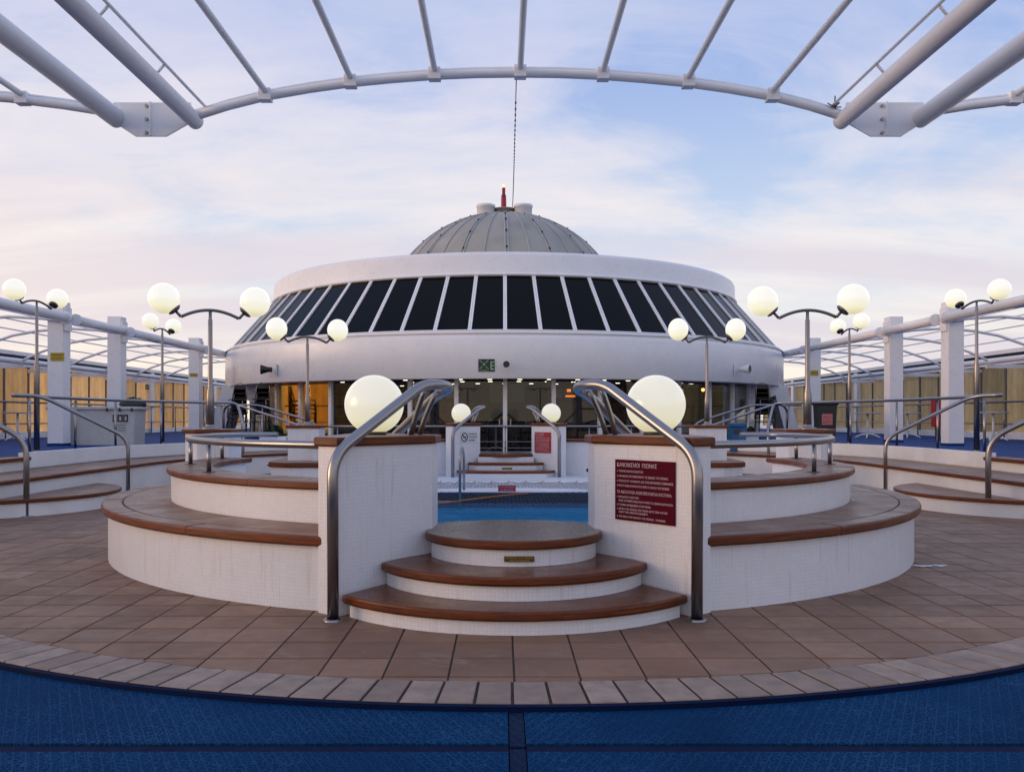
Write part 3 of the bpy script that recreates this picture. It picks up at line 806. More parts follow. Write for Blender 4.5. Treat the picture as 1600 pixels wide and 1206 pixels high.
# big globes
def globe(x, y, label):
    t_ = thing('globe_lamp', label, 'lamp', (x, y, 1.081), group='big lit globes on the piers')
    MB().sphere((0, 0, .206), .200, 40, 24).build('globe', M_globe, t_)
    MB().lathe([(.078, 0), (.085, .004), (.082, .022), (.06, .026), (.001, .026)], n=24).build('base', M_dark, t_)
globe(-.945, 5.87, 'large lit white globe on the near left pier')
globe(.968, 5.87, 'large lit white globe on the near right pier')
globe(-.93, 2 * YM - 5.87, 'lit globe on the far left pier across the pool')
globe(.945, 2 * YM - 5.87, 'lit globe on the far right pier across the pool')
# handrails over the piers
def stair_rail(sx, flip, label):
    t_ = thing('stair_handrail', label, 'handrail', group='bent steel handrails at the steps')
    def q(p):
        x, y, z = p; x = -x if sx > 0 else x
        return (x, 2 * YM - y if flip else y, z)
    path = [(-1.075, 5.105, .003), (-1.078, 5.105, .975), (-.592, 5.652, 1.418), (-.462, 5.80, 1.418), (-.435, 6.02, 1.40), (-.55, 6.24, 1.36), (-.95, 6.74, 1.02), (-1.05, 6.84, .90), (-1.05, 6.84, .02)]
    p2 = fillet([q(p) for p in path[:3]], .16, 7)[:-1] + fillet([q(path[2])] * 1 + [q(p) for p in path[2:]], .07, 6)[1:]
    full = fillet([q(p) for p in path], .14, 8)
    MB().tube(full, .034, 18).build('rail', M_steel, t_)
    MB().lathe([(.058, .001), (.058, .010), (.04, .014)], q(path[0])[0], q(path[0])[1], 20).build('foot_flange', M_steel, t_)
    for (a, b_, c) in (((-.59, 5.82, 1.40), (-.655, 5.90, 1.25), (-.705, 5.96, 1.082)), ((-.52, 5.96, 1.39), (-.60, 6.03, 1.24), (-.655, 6.07, 1.082))):
        MB().tube(fillet([q(a), q(b_), q(c)], .12, 6), .019, 10).build('strut', M_steel, t_)
stair_rail(-1, 0, 'heavy steel handrail bent over the near left pier beside the globe')
stair_rail(1, 0, 'heavy steel handrail bent over the near right pier past the rules sign')
stair_rail(-1, 1, 'steel handrail over the far left pier across the pool')
stair_rail(1, 1, 'steel handrail over the far right pier across the pool')
# ledge rails
for side, sx in (('left', -1), ('right', 1)):
    t_ = thing('ledge_rail', f'low curved steel tube rail above the {side} front ledge', 'railing', group='low rails on the front ledges')
    pts = [(*pol(C1, 3.12, sx * R(a)), 1.005) for a in [20.5 + 2.6 * i for i in range(32)]]
    last = Vector(pts[-1]); pts += [(last.x - sx * .05, last.y + .16, 1.005), (last.x - sx * .20, last.y + .26, 1.005), (last.x - sx * .45, last.y + .22, 1.005)]
    MB().tube(pts, .029, 14).build('rail', M_steel, t_)
    for a in (52, 76, 97):
        x, y = pol(C1, 3.12, sx * R(a))
        MB().tube([(x, y, .757), (x, y, .98)], .019, 10).build('post', M_steel, t_)
        MB().lathe([(.055, .755), (.055, .760), (.02, .763)], x, y, 16).build('flange', M_dark, t_)

# ------------------------------------------------------------------ lamp piers and twin globe lamps
def lamp_pier(x, y, label, sx, flip):
    t_ = thing('lamp_pier', label, 'pier', group='white piers under the twin lamps')
    w = .26
    poly = [(x - w, y - .22), (x + w, y - .22), (x + w, y + .30), (x - w, y + .30)]
    if sx > 0: poly = [(x - w, y - .16), (x + w * .25, y - .24), (x + w, y - .06), (x + w, y + .30), (x - w, y + .30)]
    else: poly = [(x - w, y - .06), (x - w * .25, y - .24), (x + w, y - .16), (x + w, y + .30), (x - w, y + .30)]
    if flip: poly = [(a, 2 * y - b_) for a, b_ in reversed(poly)]
    if flip:
        poly = [(x - w, y - .30), (x + w, y - .30), (x + w, y + .2), (x - w, y + .2)]
    MB().prism(poly, .002, 1.018, 0, 0).build('body', M_mosaic, t_)
    MB().prism(offs(poly, .035), 1.02, 1.068, 0, 1, True, .012).build('cap', [M_woodedge, M_woodtop], t_)
LP = [(-3.38, 9.78), (3.38, 9.78), (-3.40, 14.75), (3.42, 14.75)]
lamp_pier(*LP[0], 'white pier with teak cap under the nearer left twin lamp', -1, 0)
lamp_pier(*LP[1], 'white pier with teak cap under the nearer right twin lamp', 1, 0)
lamp_pier(*LP[2], 'white pier with teak cap under the farther left twin lamp', -1, 1)
lamp_pier(*LP[3], 'white pier with teak cap under the farther right twin lamp', 1, 1)
# teak-topped blocks round the farther lamp piers
for side, sx in (('left', -1), ('right', 1)):
    b = thing('bench_block', f'low white block with teak top wrapped round the farther {side} lamp pier', 'bench', group='low blocks by the farther lamp piers')
    poly = [(sx * 2.45, 13.74), (sx * 3.45, 13.74), (sx * 3.80, 13.92), (sx * 3.88, 14.3), (sx * 3.88, 15.2), (sx * 2.45, 15.2)]
    if sx < 0: poly = poly[::-1]
    MB().prism(poly, .003, .40).build('wall', M_mosaic, b)
    MB().prism(offs(poly, .04), .402, .482, 0, 1, True, .014).build('seat', [M_woodedge, M_woodtop], b)

def lamp(hp, sleeve, span, label, group, loc, rz, globe_r=.170, first=True):
    t_ = thing('twin_lamp', label, 'lamp post', loc, rz, group)
    MB().tube([(0, 0, .0), (0, 0, sleeve), (0, 0, sleeve + .10), (0, 0, hp - .10), (0, 0, hp - .09), (0, 0, hp)], .03, 14, radii=[.046, .044, .027, .025, .019, .017]).build('pole', M_steel2, t_)
    MB().lathe([(.10, 0), (.10, .012), (.055, .02), (.05, .05)], n=20).build('flange', M_steel2, t_)
    pts = []
    for i in range(21):
        u = -1 + i / 10; pts.append((u * span, 0, hp - .085 * u * u + .012))
    MB().tube(pts, .018, 10).build('arm', M_dark_steel, t_)
    for s in (-1, 1):
        e = (s * span, 0, hp - .073)
        g_ = Vector((s * (span + .180), 0, hp + .125))
        d = (g_ - Vector(e)).normalized(); h_ = g_ - d * globe_r
        MB().tube([e, tuple(h_)], .016, 8).build('elbow', M_dark_steel, t_)
        MB().tube([tuple(h_ - d * .020), tuple(h_ - d * .004), tuple(h_ + d * .012)], .07, 18, radii=[.045, .075, .078]).build('globe_holder', M_dark_steel, t_)
        MB().sphere(tuple(g_), globe_r, 28, 16).build('globe', M_globe2, t_)
    return t_
M_dark_steel = metal('dark_lamp_steel', (0.20, 0.19, 0.19), 0.35)
GI = 'twin globe lamps on the pool piers'; GO = 'tall twin globe lamps on the side decks'
L1 = lamp(1.33, .38, .310, 'twin globe lamp on the nearer left pier by the ledge rail', GI, (LP[0][0], LP[0][1], 1.069), R(19))
dup(L1, (LP[1][0], LP[1][1], 1.069), R(-10), 'twin globe lamp on the nearer right pier, in front of the dark bin')
dup(L1, (LP[2][0], LP[2][1], 1.069), R(16), 'smaller looking twin globe lamp on the farther left pier, before the panes tinted with sunset glow', scale=(1.04, 1, 1.12))
dup(L1, (LP[3][0], LP[3][1], 1.069), R(0), 'smaller looking twin globe lamp on the farther right pier, before the blue bin', scale=(1.0, 1, 1.12))
L2 = lamp(2.53, 1.45, .37, 'tall twin globe lamp at the far left of the picture, before the first pillar', GO, (-7.86, 14.45, .602), R(83))
dup(L2, (-7.55, 19.0, .602), R(86), 'tall twin globe lamp on the left deck, behind the second pillar')
dup(L2, (7.86, 14.45, .602), R(97), 'tall twin globe lamp at the far right, beside the widest pillar')
dup(L2, (7.56, 19.0, .602), R(94), 'tall twin globe lamp on the right deck, between the bin and the middle pillar')

# ------------------------------------------------------------------ side decks with benches
YB = 12.9
for side, sx in (('left', -1), ('right', 1)):
    def mx(poly): return [(sx * x, y) for x, y in poly] if sx > 0 else [(-x, y) for x, y in reversed(poly)]
    arc = [(7.2 * math.cos(R(a)), C2[1] + 7.2 * math.sin(R(a))) for a in range(0, 47, 3)]
    xe, ye = arc[-1]
    poly = [(14.3, -6), (14.3, 60), (xe, 60)] + arc[::-1] + [(7.2, 8.0), (9.4, 6.4), (9.5, -6)]
    d = struct(MB().prism(mx(poly), -.2, .600, 0, 1).build('side_deck', [M_wall, M_bluedeck]))
    # raised white coaming along the deck edge
    lip = [(7.16, YB), (7.16, C2[1])] + [(7.16 * math.cos(R(a)), C2[1] + 7.16 * math.sin(R(a))) for a in range(3, 47, 3)]
    lip2 = [(7.30 * math.cos(R(a)), C2[1] + 7.30 * math.sin(R(a))) for a in range(45, 2, -3)] + [(7.30, C2[1]), (7.30, YB)]
    MB().prism(mx((lip + lip2)[::-1]), .44, .672, 0, 0).build('coaming', M_wall, d)
    MB().prism(mx([(7.10, 8.3), (7.42, 8.3), (7.42, YB - .01), (7.10, YB - .01)]), .56, .612, 0, 1, True, .01).build('nosing_board', [M_woodedge, M_woodtop], d)
    MB().prism(mx([(7.16, 8.3), (7.19, 8.3), (7.19, YB), (7.16, YB)]), .0, .56).build('riser', M_wall, d)
    b = thing('perimeter_bench', f'long white bench with weathered teak seat along the {side} deck edge', 'bench', group='long benches along the deck edges')
    inn = [(6.2, 8.3), (6.2, C2[1])] + [(6.2 * math.cos(R(a)), C2[1] + 6.2 * math.sin(R(a))) for a in range(3, 49, 3)]
    out = [(7.158 * math.cos(R(a)), C2[1] + 7.158 * math.sin(R(a))) for a in range(48, 2, -3)] + [(7.158, C2[1]), (7.158, 8.3)]
    MB().prism(mx((inn + out)[::-1]), .001, .37, 0, 0).build('wall', M_wall, b)
    ys = [8.3, 10.6, 12.75, 14.92]
    for k in range(3):
        MB().prism(mx([(6.15, ys[k] + .002), (7.157, ys[k] + .002), (7.157, ys[k + 1] - .002), (6.15, ys[k + 1] - .002)]), .372, .425, 0, 1, True, .014).build('seat_board', [M_woodedge, M_woodtop], b)
    for k in range(3):
        a0, a1 = k * 16 + .05, k * 16 + 15.95
        i_ = [(6.15 * math.cos(R(a0 + (a1 - a0) * j / 6)), C2[1] + 6.15 * math.sin(R(a0 + (a1 - a0) * j / 6))) for j in range(7)]
        o_ = [(7.157 * math.cos(R(a1 + (a0 - a1) * j / 6)), C2[1] + 7.157 * math.sin(R(a1 + (a0 - a1) * j / 6))) for j in range(7)]
        MB().prism(mx((i_ + o_)[::-1]), .372, .425, 0, 1, True, .014).build('seat_board', [M_woodedge, M_woodtop], b)
    # half round low steps
    s1 = thing('half_round_step', f'low half round teak step against the {side} bench', 'step', group='half round steps up to the decks')
    cx_, cy_, rr_ = 6.95, 11.55, 1.60
    def hr(r): return [(cx_ - r * math.cos(R(a)), cy_ + r * math.sin(R(a))) for a in [-61 + 122 * i / 22 for i in range(23)]]
    def clipx(p, xm): return [(min(x, xm), y) for x, y in p]
    MB().prism(mx(clipx(hr(rr_), 6.198) + [(6.198, 10.2)]), .0012, .168).build('riser', M_wall, s1)
    tp = clipx(hr(rr_ + .04), 6.198)
    MB().prism(mx(tp), .170, .218, 0, 1, True, .013).build('tread', [M_woodedge, M_woodtop], s1)
    # far corner steps
    s2 = thing('corner_steps', f'two small curved steps at the far {side} corner of the well', 'steps', group='small steps at the far corners')
    ccx, ccy = 6.0, 19.2
    for (r_, z0, z1) in ((1.15, .002, .20), (.8, .205, .42)):
        pts = [(ccx + r_ * math.cos(R(a)), ccy + r_ * math.sin(R(a))) for a in range(150, 331, 12)]
        MB().prism(mx(pts), z0 if z0 < .1 else .05, z1 - .05).build('riser', M_wall, s2)
        MB().prism(mx(offs(pts, .03)), z1 - .049, z1, 0, 1, True, .012).build('tread', [M_woodedge, M_woodtop], s2)
# back floor between the surround and the glass front
m = MB()
pts = [(-5.0, 60), (-5.0, 20.11)] + [(7.2 * math.cos(R(a)) , C2[1] + 7.2 * math.sin(R(a)) - .9 * math.sin(R(a))) for a in range(134, 45, -4)] + [(5.0, 20.11), (5.0, 60)]
pts = [(-5.0, 30), (-5.0, 20.2)] + [pol(C2, 6.2, R(180 + 54 - 6 * i)) for i in range(19)] + [(5.0, 20.2), (5.0, 30)]
o = struct(m.prism(pts[::-1], -.15, .25, 0, 0).build('back_deck', M_infloor))

# guard railings + stair rails on the decks
def q3(sx, p): return (sx * p[0], p[1], p[2])
for side, sx in (('left', -1), ('right', 1)):
    g_ = thing('guard_rail', f'long steel guard rail on posts along the {side} deck, ending in a loop', 'railing', group='steel guard rails along the side decks')
    ARC = [(7.42 * math.cos(R(a)), C2[1] + 7.42 * math.sin(R(a)), 1.52) for a in (6, 12, 18, 24, 30, 36)]
    path = [(6.18, 14.1, .004), (6.18, 14.1, .86), (7.30, 13.55, 1.535), (7.50, 13.18, 1.54), (7.62, 13.3, 1.54), (7.50, 14.2, 1.53)] + ARC[:6] + [(5.85, 19.0, 1.35), (5.5, 18.15, .95), (5.5, 18.0, .0)]
    MB().tube(fillet([q3(sx, p) for p in path], .2, 6), .030, 12).build('rail', M_steel, g_)
    for (x, y) in ((7.46, 13.5), (7.46, 14.95), (7.37, 16.3), (7.02, 17.6), (6.5, 18.7)):
        MB().tube([q3(sx, (x, y, .60)), q3(sx, (x, y, 1.49))], .021, 10).build('post', M_steel, g_)
    MB().lathe([(.06, .001), (.06, .010), (.03, .014)], sx * 6.18, 14.1, 16).build('flange', M_steel, g_)
    n_ = thing('stair_handrail', f'bent steel handrail at the near end of the {side} half round step', 'handrail', group='bent steel handrails at the deck stairs')
    path = [(5.86, 10.55, .003), (5.86, 10.55, .93), (6.75, 10.1, 1.50), (7.3, 9.85, 1.54), (7.35, 9.6, 1.54), (7.35, 9.2, .60)]
    if sx < 0: path = [(5.83, 10.45, .003), (5.83, 10.45, .93), (6.75, 10.1, 1.50), (7.3, 9.85, 1.54), (7.35, 9.6, 1.54), (7.35, 9.2, .60)]
    MB().tube(fillet([q3(sx, p) for p in path], .22, 7), .034, 14).build('rail', M_steel, n_)
    MB().lathe([(.075, .001), (.075, .010), (.03, .014)], sx * path[0][0], path[0][1], 18).build('flange', M_steel, n_)
    c_ = thing('stair_handrail', f'arched steel handrail at the far {side} corner, sloping towards the farther lamp pier', 'handrail', group='bent steel handrails at the deck stairs')
    path = [(6.62, 20.3, .60), (6.62, 20.3, 1.42), (6.35, 20.1, 1.53), (4.5, 18.9, 1.02), (4.3, 18.75, .9), (4.3, 18.7, .0)]
    MB().tube(fillet([q3(sx, p) for p in path], .3, 8), .028, 12).build('rail', M_steel, c_)
    path = [(7.2, 21.0, 1.50), (6.0, 21.0, 1.50), (4.6, 20.3, 1.12), (4.4, 20.2, 1.0), (4.4, 20.2, .25)]
    MB().tube(fillet([q3(sx, p) for p in path], .25, 6), .026, 10).build('rail', M_steel, c_)
    for (x, y, z1) in ((6.9, 21.0, 1.5), (5.9, 20.97, 1.46), (5.2, 20.62, 1.28)):
        MB().tube([q3(sx, (x, y, .25)), q3(sx, (x, y, z1))], .020, 8).build('post', M_steel, c_)
# low railing across the back
g_ = thing('back_railing', 'straight low railing with thin wires across the back, before the glass front', 'railing')
MB().tube([(-5.0, 20.6, .985), (5.0, 20.6, .985)], .027, 10).build('rail', M_steel, g_)
for z in (.62, .47): MB().tube([(-5.0, 20.6, z), (5.0, 20.6, z)], .008, 6).build('wire', M_steel, g_)
for i in range(11): MB().tube([(-5 + i, 20.6, .25), (-5 + i, 20.6, .97)], .015, 8).build('post', M_steel, g_)

# ------------------------------------------------------------------ the round building
BD = (0.0, 31.7)
bld = thing('round_deckhouse', 'round white deckhouse with a ring of slanted dark windows and a ribbed dome', 'building', (0, 0, 0))
def lat(prof, name, mat, n=128, parent=bld): return MB().lathe(prof, BD[0], BD[1], n).build(name, mat, parent)
lat([(9.0, 2.30), (9.0, 2.205), (9.68, 2.19), (9.735, 2.18), (9.75, 2.20), (9.75, 3.20), (9.73, 3.28), (9.70, 3.30), (9.70, 3.335)], 'fascia', M_white)
lat([(9.70, 3.335), (9.745, 3.345), (9.745, 3.365), (9.66, 3.40), (9.60, 3.42)], 'sill', M_white)
lat([(8.12, 5.00), (8.20, 5.05), (8.25, 5.07), (8.25, 5.11), (8.19, 5.13), (8.18, 5.16), (8.17, 5.62), (8.14, 5.69), (8.10, 5.72), (7.9, 5.73), (4.5, 5.9), (.01, 5.95)], 'upper_band', M_white)
NW = 66; dth = 2 * PI / NW
def P3(r, z, a): x, y = pol(BD, r, a); return (x, y, z)
rb_, zb_, rt_, zt_ = 9.60, 3.41, 8.19, 5.06
pane_me = mull_me = None
for k in range(NW):
    a = (k + .5) * dth; a = (a + PI) % (2 * PI) - PI
    if abs(a) > R(96): continue
    if pane_me is None or True:
        m = MB()
        gp = .048
        pts = []
        for (r, z, rr2) in ((rb_, zb_, 1), (rt_, zt_, 1)):
            w = gp / r
            pts.append((P3(r - .02, z, a - dth / 2 + w), P3(r - .02, z, a + dth / 2 - w)))
        v = [pts[0][0], pts[0][1], pts[1][1], pts[1][0]]
        j_ = [random.uniform(-.008, .008) for _ in range(3)]; j_.append(j_[0] - j_[1] + j_[2])
        v = [tuple(Vector(p) + (Vector(p) - Vector((BD[0], BD[1], p[2]))).normalized() * jj) for p, jj in zip(v, j_)]
        vi = [tuple(Vector(p) + (Vector((BD[0], BD[1], p[2])) - Vector(p)).normalized() * .05) for p in v]
        m.v = v + vi
        for f in ((0, 1, 2, 3), (7, 6, 5, 4), (0, 4, 5, 1), (1, 5, 6, 2), (2, 6, 7, 3), (3, 7, 4, 0)): m.face(f)
        m.build('window_pane', M_tint, bld)
    am = k * dth; am = (am + PI) % (2 * PI) - PI
    m = MB()
    # twin moulding: two ridges with a groove
    for o0, o1, pr in ((-.048, -.012, .03), (-.012, .012, .008), (.012, .048, .03)):
        q = [P3(rb_ + pr, zb_, am + o0 / rb_), P3(rb_ + pr, zb_, am + o1 / rb_), P3(rt_ + pr, zt_, am + o1 / rt_), P3(rt_ + pr, zt_, am + o0 / rt_)]
        p_ = [P3(rb_ - .06, zb_, am + o0 / rb_), P3(rb_ - .06, zb_, am + o1 / rb_), P3(rt_ - .06, zt_, am + o1 / rt_), P3(rt_ - .06, zt_, am + o0 / rt_)]
        b0 = len(m.v); m.v += q + p_
        for f in ((0, 1, 2, 3), (0, 4, 5, 1), (1, 5, 6, 2), (2, 6, 7, 3), (3, 7, 4, 0)): m.face([b0 + i for i in f])
    m.build('mullion', M_white, bld)
# thin horizontal trims
lat([(9.62, 3.405), (9.655, 3.41), (9.655, 3.44), (9.60, 3.45)], 'lower_trim', M_white)
# dome
RS = 4.54; ZC = 4.06
prof = []
for i in range(0, 21):
    e = R(18 + (86 - 18) * i / 20); prof.append((RS * math.cos(e), ZC + RS * math.sin(e)))
dome = lat(prof, 'dome', M_dome, 96)
NR = 32
for k in range(NR):
    a = k * 2 * PI / NR + .02
    if abs((a + PI) % (2 * PI) - PI) > R(112): continue
    wide = (k % 2 == 0)
    m = MB()
    for off in ((-.05, .05) if wide else (0,)):
        pts = []
        for i in range(0, 21):
            e = R(18 + (84 - 18) * i / 20); r = (RS + .012) * math.cos(e)
            aa = a + off / max(r, .9) * min(1, r / 2.0)
            x, y = pol(BD, r, aa); pts.append((x, y, ZC + (RS + .012) * math.sin(e)))
        m.tube(pts, .022, 5)
    rb = m.build('dome_rib', M_domerib, dome)
    if wide:
        m = MB()
        for e in (24, 36, 47, 58, 68):
            r = (RS + .03) * math.cos(R(e)); x, y = pol(BD, r, a); m.sphere((x, y, ZC + (RS + .03) * math.sin(R(e))), .035, 8, 6)
        stuff(m.build('dome_studs', M_dark, dome))
MB().lathe([(.36, 8.55), (.40, 8.58), (.40, 8.76), (.46, 8.77), (.46, 8.81), (.38, 8.83), (.01, 8.84)], BD[0], BD[1], 36).build('dome_collar', M_dome, bld)
for sx in (-1, 1):
    m = MB(); m.lathe([(.32, 8.25), (.32, 8.80), (.345, 8.81), (.345, 8.90), (.30, 8.90), (.30, 8.7), (.01, 8.7)], .01 + sx * .68, 31.4, 28)
    m.build('roof_vent', M_tube, bld)
# glass wall below
RG = 9.0; ZF, ZT = .25, 2.30
angs = [k * R(8.15) for k in range(-8, 9)]
for i in range(len(angs) - 1):
    a0, a1 = angs[i] + .004, angs[i + 1] - .004
    m = MB(); q = [P3(RG - .02, ZF + .03, a0), P3(RG - .02, ZF + .03, a1), P3(RG - .02, ZT, a1), P3(RG - .02, ZT, a0)]
    p_ = [P3(RG - .035, ZF + .03, a0), P3(RG - .035, ZF + .03, a1), P3(RG - .035, ZT, a1), P3(RG - .035, ZT, a0)]
    m.v = q + p_
    for f in ((0, 1, 2, 3), (7, 6, 5, 4), (0, 4, 5, 1), (1, 5, 6, 2), (2, 6, 7, 3), (3, 7, 4, 0)): m.face(f)
    m.build('glass_pane', (M_sunset_strong if abs(angs[i] - R(-40.75)) < .01 or abs(angs[i] - R(-48.9)) < .01 else M_sunset_weak) if angs[i] < R(-33) else M_glass, bld)  # left panes get the sunset reflection by tint, the rest are clear
for a in angs:
    x, y = pol(BD, RG, a); w = .055
    Mx = Matrix.Translation((x, y, 0)) @ Matrix.Rotation(a, 4, 'Z')
    m = MB(); m.box(-w, w, -.06, .06, ZF, ZT - .01, 0, Mx); post = m.build('glass_post', M_white, bld)
    for z in (1.0, 1.78):
        m = MB()
        for s in (-1, 1): m.box(s * .058 - .012, s * .058 + .012, -.075, -.062, z, z + .03, 0, Mx)
        m.build('clamp', M_steel, post)
m = MB(); m.lathe([(RG + .03, ZF - .01), (RG + .03, ZF + .06), (RG - .06, ZF + .06)], BD[0], BD[1], 128); m.build('bottom_rail', M_steel2, bld)
m = MB(); m.box(-.16, -.13, 22.56, 22.60, .95, 1.15); m.box(.13, .16, 22.56, 22.60, .95, 1.15); m.build('door_handle', M_steel, bld)
# interior
m = MB(); m.box(-.42, .55, 23.9, 23.93, 1.62, 2.12); m.build('hanging_screen', plain('pale_screen', (.20, .23, .20), .5), bld)
for x in (-1.48, 1.42): m = MB(); m.box(x - .11, x + .11, 23.3, 23.33, 1.72, 1.98); m.build('notice_board', plain('notice_paper', (.35, .36, .38), .6), bld)
for x, y in ((-3.2, 27.5), (-1.4, 27.8), (.4, 28.2), (2.2, 27.6), (3.9, 27.9)):
    m = MB(); m.box(x - .45, x + .45, y - .03, y + .03, .9, 1.7); m.build('interior_panel', M_inwood, bld)
MB().prism([pol(BD, 8.7, R(10 * i)) for i in range(36)], .0, .256).build('interior_floor', M_infloor, bld)
MB().prism([pol(BD, 8.9, R(10 * i)) for i in range(36)], 2.29, 2.36).build('interior_ceiling', M_inceil, bld)
m = MB(); m.box(-8, 8, 33.0, 33.3, .25, 2.29); m.build('interior_wall', M_indark, bld)
for x, y in ((-2.2, 25.5), (1.35, 25.3), (-4.1, 26.6), (3.8, 26.0)):
    m = MB(); m.box(x - .12, x + .12, y - .12, y + .12, .25, 2.29); m.build('interior_column', M_inwood, bld)
m = MB(); m.box(-5.5, -1.8, 29.0, 29.6, .25, 1.3); m.box(1.8, 5.5, 29.0, 29.6, .25, 1.3); m.build('counter', M_inwood, bld)
rnd = random.Random(4)
for r_ in (8.3, 7.1, 5.6, 4.0):
    nn = int(r_ * 2.6)
    for k in range(nn):
        a = R(-62) + R(124) * (k + .5 * (int(r_) % 2)) / nn
        x, y = pol(BD, r_, a)
        MB().lathe([(.005, 2.272), (.065, 2.274), (.07, 2.289)], x, y, 10).build('downlight', M_spot, bld)
h = thing('heater', 'glowing orange heater bars hanging just inside the glass, right of centre', 'heater', (0, 0, 0))
m = MB()
m.box(1.66, 1.92, 23.6, 23.66, 1.76, 1.80); m.box(1.95, 2.15, 23.9, 23.96, 1.84, 1.87); m.box(1.70, 1.80, 23.6, 23.66, 1.90, 1.97); m.build('heating_bar', M_heat, h)
m = MB(); m.box(1.62, 2.18, 23.68, 23.74, 1.73, 2.0); m.box(1.88, 1.90, 23.7, 23.72, 2.0, 2.28); m.build('housing', M_dark, h)
def wall_lamp(x, y, z, lab):
    t_ = thing('wall_lamp', lab, 'lamp', (x, y, z)); MB().sphere((0, 0, 0), .05, 14, 8).build('bulb', M_amberlamp, t_); MB().tube([(0, 0, .03), (0, .0, .14)], .02, 8).build('stem', M_dark, t_)
wall_lamp(5.55, 24.2, 1.97, 'small glowing amber lamp under the right end of the deckhouse overhang')
wall_lamp(-2.02, 22.9, 1.98, 'small glowing amber lamp inside the glass beside the near left handrail')
# slanted side legs under the ring
for side, sx in (('left', -1), ('right', 1)):
    v0 = [(8.55, 27.2), (9.0, 27.2), (9.0, 28.3), (8.55, 28.3)]
    m = MB(); lo = [(x + .55, y) for x, y in v0]
    b0 = 0; m.v = [(sx * (x + .32), y, .601) for x, y in v0] + [(sx * (x - .10), y, 2.2) for x, y in v0]
    for f in ((0, 1, 5, 4), (1, 2, 6, 5), (2, 3, 7, 6), (3, 0, 4, 7), (4, 5, 6, 7), (3, 2, 1, 0)): m.face(f)
    m.build('slanted_leg', M_wall, bld)
    m = MB(); m.v = [(sx * x, y, z) for x, y, z in ((7.3, 27.0, 2.2), (8.5, 27.0, 2.2), (8.5, 27.0, 1.9), (8.0, 27.0, 1.72), (7.5, 27.0, 1.45), (7.3, 27.0, 1.3), (7.3, 27.15, 2.2), (8.5, 27.15, 2.2), (8.5, 27.15, 1.9), (8.0, 27.15, 1.72), (7.5, 27.15, 1.45), (7.3, 27.15, 1.3))]
    m.face((0, 1, 2, 3, 4, 5)); m.face((11, 10, 9, 8, 7, 6))
    for i in range(6): m.face((i, (i + 1) % 6, 6 + (i + 1) % 6, 6 + i))
    m.build('curved_bracket', M_wall, bld)
    m = MB(); m.box(sx * 8.9, sx * 5.0, 33.0, 33.2, .6, 2.2) if sx > 0 else m.box(-8.9, -5.0, 33.0, 33.2, .6, 2.2); m.build('back_wall', M_indark, bld)
# mast, cable
mt = thing('mast', 'red mast with a lit top on the crown of the dome', 'mast', (-.02, 31.7, 8.83))
MB().lathe([(.10, 0), (.095, .42), (.075, .46), (.075, .52), (.06, .53), (.06, .78), (.001, .78)], n=16).build('mast_body', M_redpaint, mt)
MB().lathe([(.078, .44), (.09, .46), (.09, .50), (.078, .52)], n=16).build('band', M_dark, mt)
MB().lathe([(.045, .78), (.05, .80), (.05, .88), (.03, .91), (.001, .91)], n=14).build('beacon', M_beacon, mt)
m = MB()
A_, B_ = Vector((.08, 9.55, 4.93)), Vector((.30, 31.6, 8.9))
cp = [A_.lerp(B_, i / 24) - Vector((0, 0, .25 * math.sin(PI * i / 24))) for i in range(25)]
m.tube(cp, .006, 5)
cb = m.build('cable', M_dark); tag(cb, 'thin dark cable strung from the roof arch down to the dome top', 'cable')
m = MB()
for i in range(3, 60):
    p = A_.lerp(B_, i / 60) - Vector((0, 0, .25 * math.sin(PI * i / 60) + .015)); m.sphere(tuple(p), .012, 6, 4, squash=1.8)
stuff(m.build('cable_bulbs', M_dark, cb))
# loudspeakers
def horn(loc, rz, label, mat, matf):
    t_ = thing('loudspeaker', label, 'loudspeaker', loc, rz, 'horn loudspeakers on the deckhouse')
    MB().tube([(0, -.34, 0), (0, -.33, 0), (0, -.14, 0), (0, -.02, 0)], .1, 18, radii=[.135, .14, .075, .07], cap=True).build('horn', mat, t_)
    MB().tube([(0, -.345, 0), (0, -.342, 0)], .115, 18, radii=[.11, .112]).build('mouth', matf, t_)
    m = MB(); m.box(-.02, .02, -.06, .10, -.02, .02); m.box(-.05, .05, .085, .10, -.16, .16); m.build('bracket', M_tube, t_)
    return t_
def ring_pos(a, z, off=.11): x, y = pol(BD, 9.75 + off, a); return (x, y, z)
a = math.asin(-6.45 / 9.75); horn(ring_pos(a, 2.54), a - R(35), 'black horn loudspeaker on the left of the white fascia, facing left', M_black, M_black)
hc = horn(ring_pos(0.003, 2.53), 0, 'small round loudspeaker at the centre of the fascia, right of the E sign', M_dark, M_black)
hc.scale = (.6, .6, .6)
a = math.asin(6.5 / 9.75); horn(ring_pos(a, 2.55), a + R(12), 'pale grey horn loudspeaker on the right of the white fascia', M_tube, M_black)
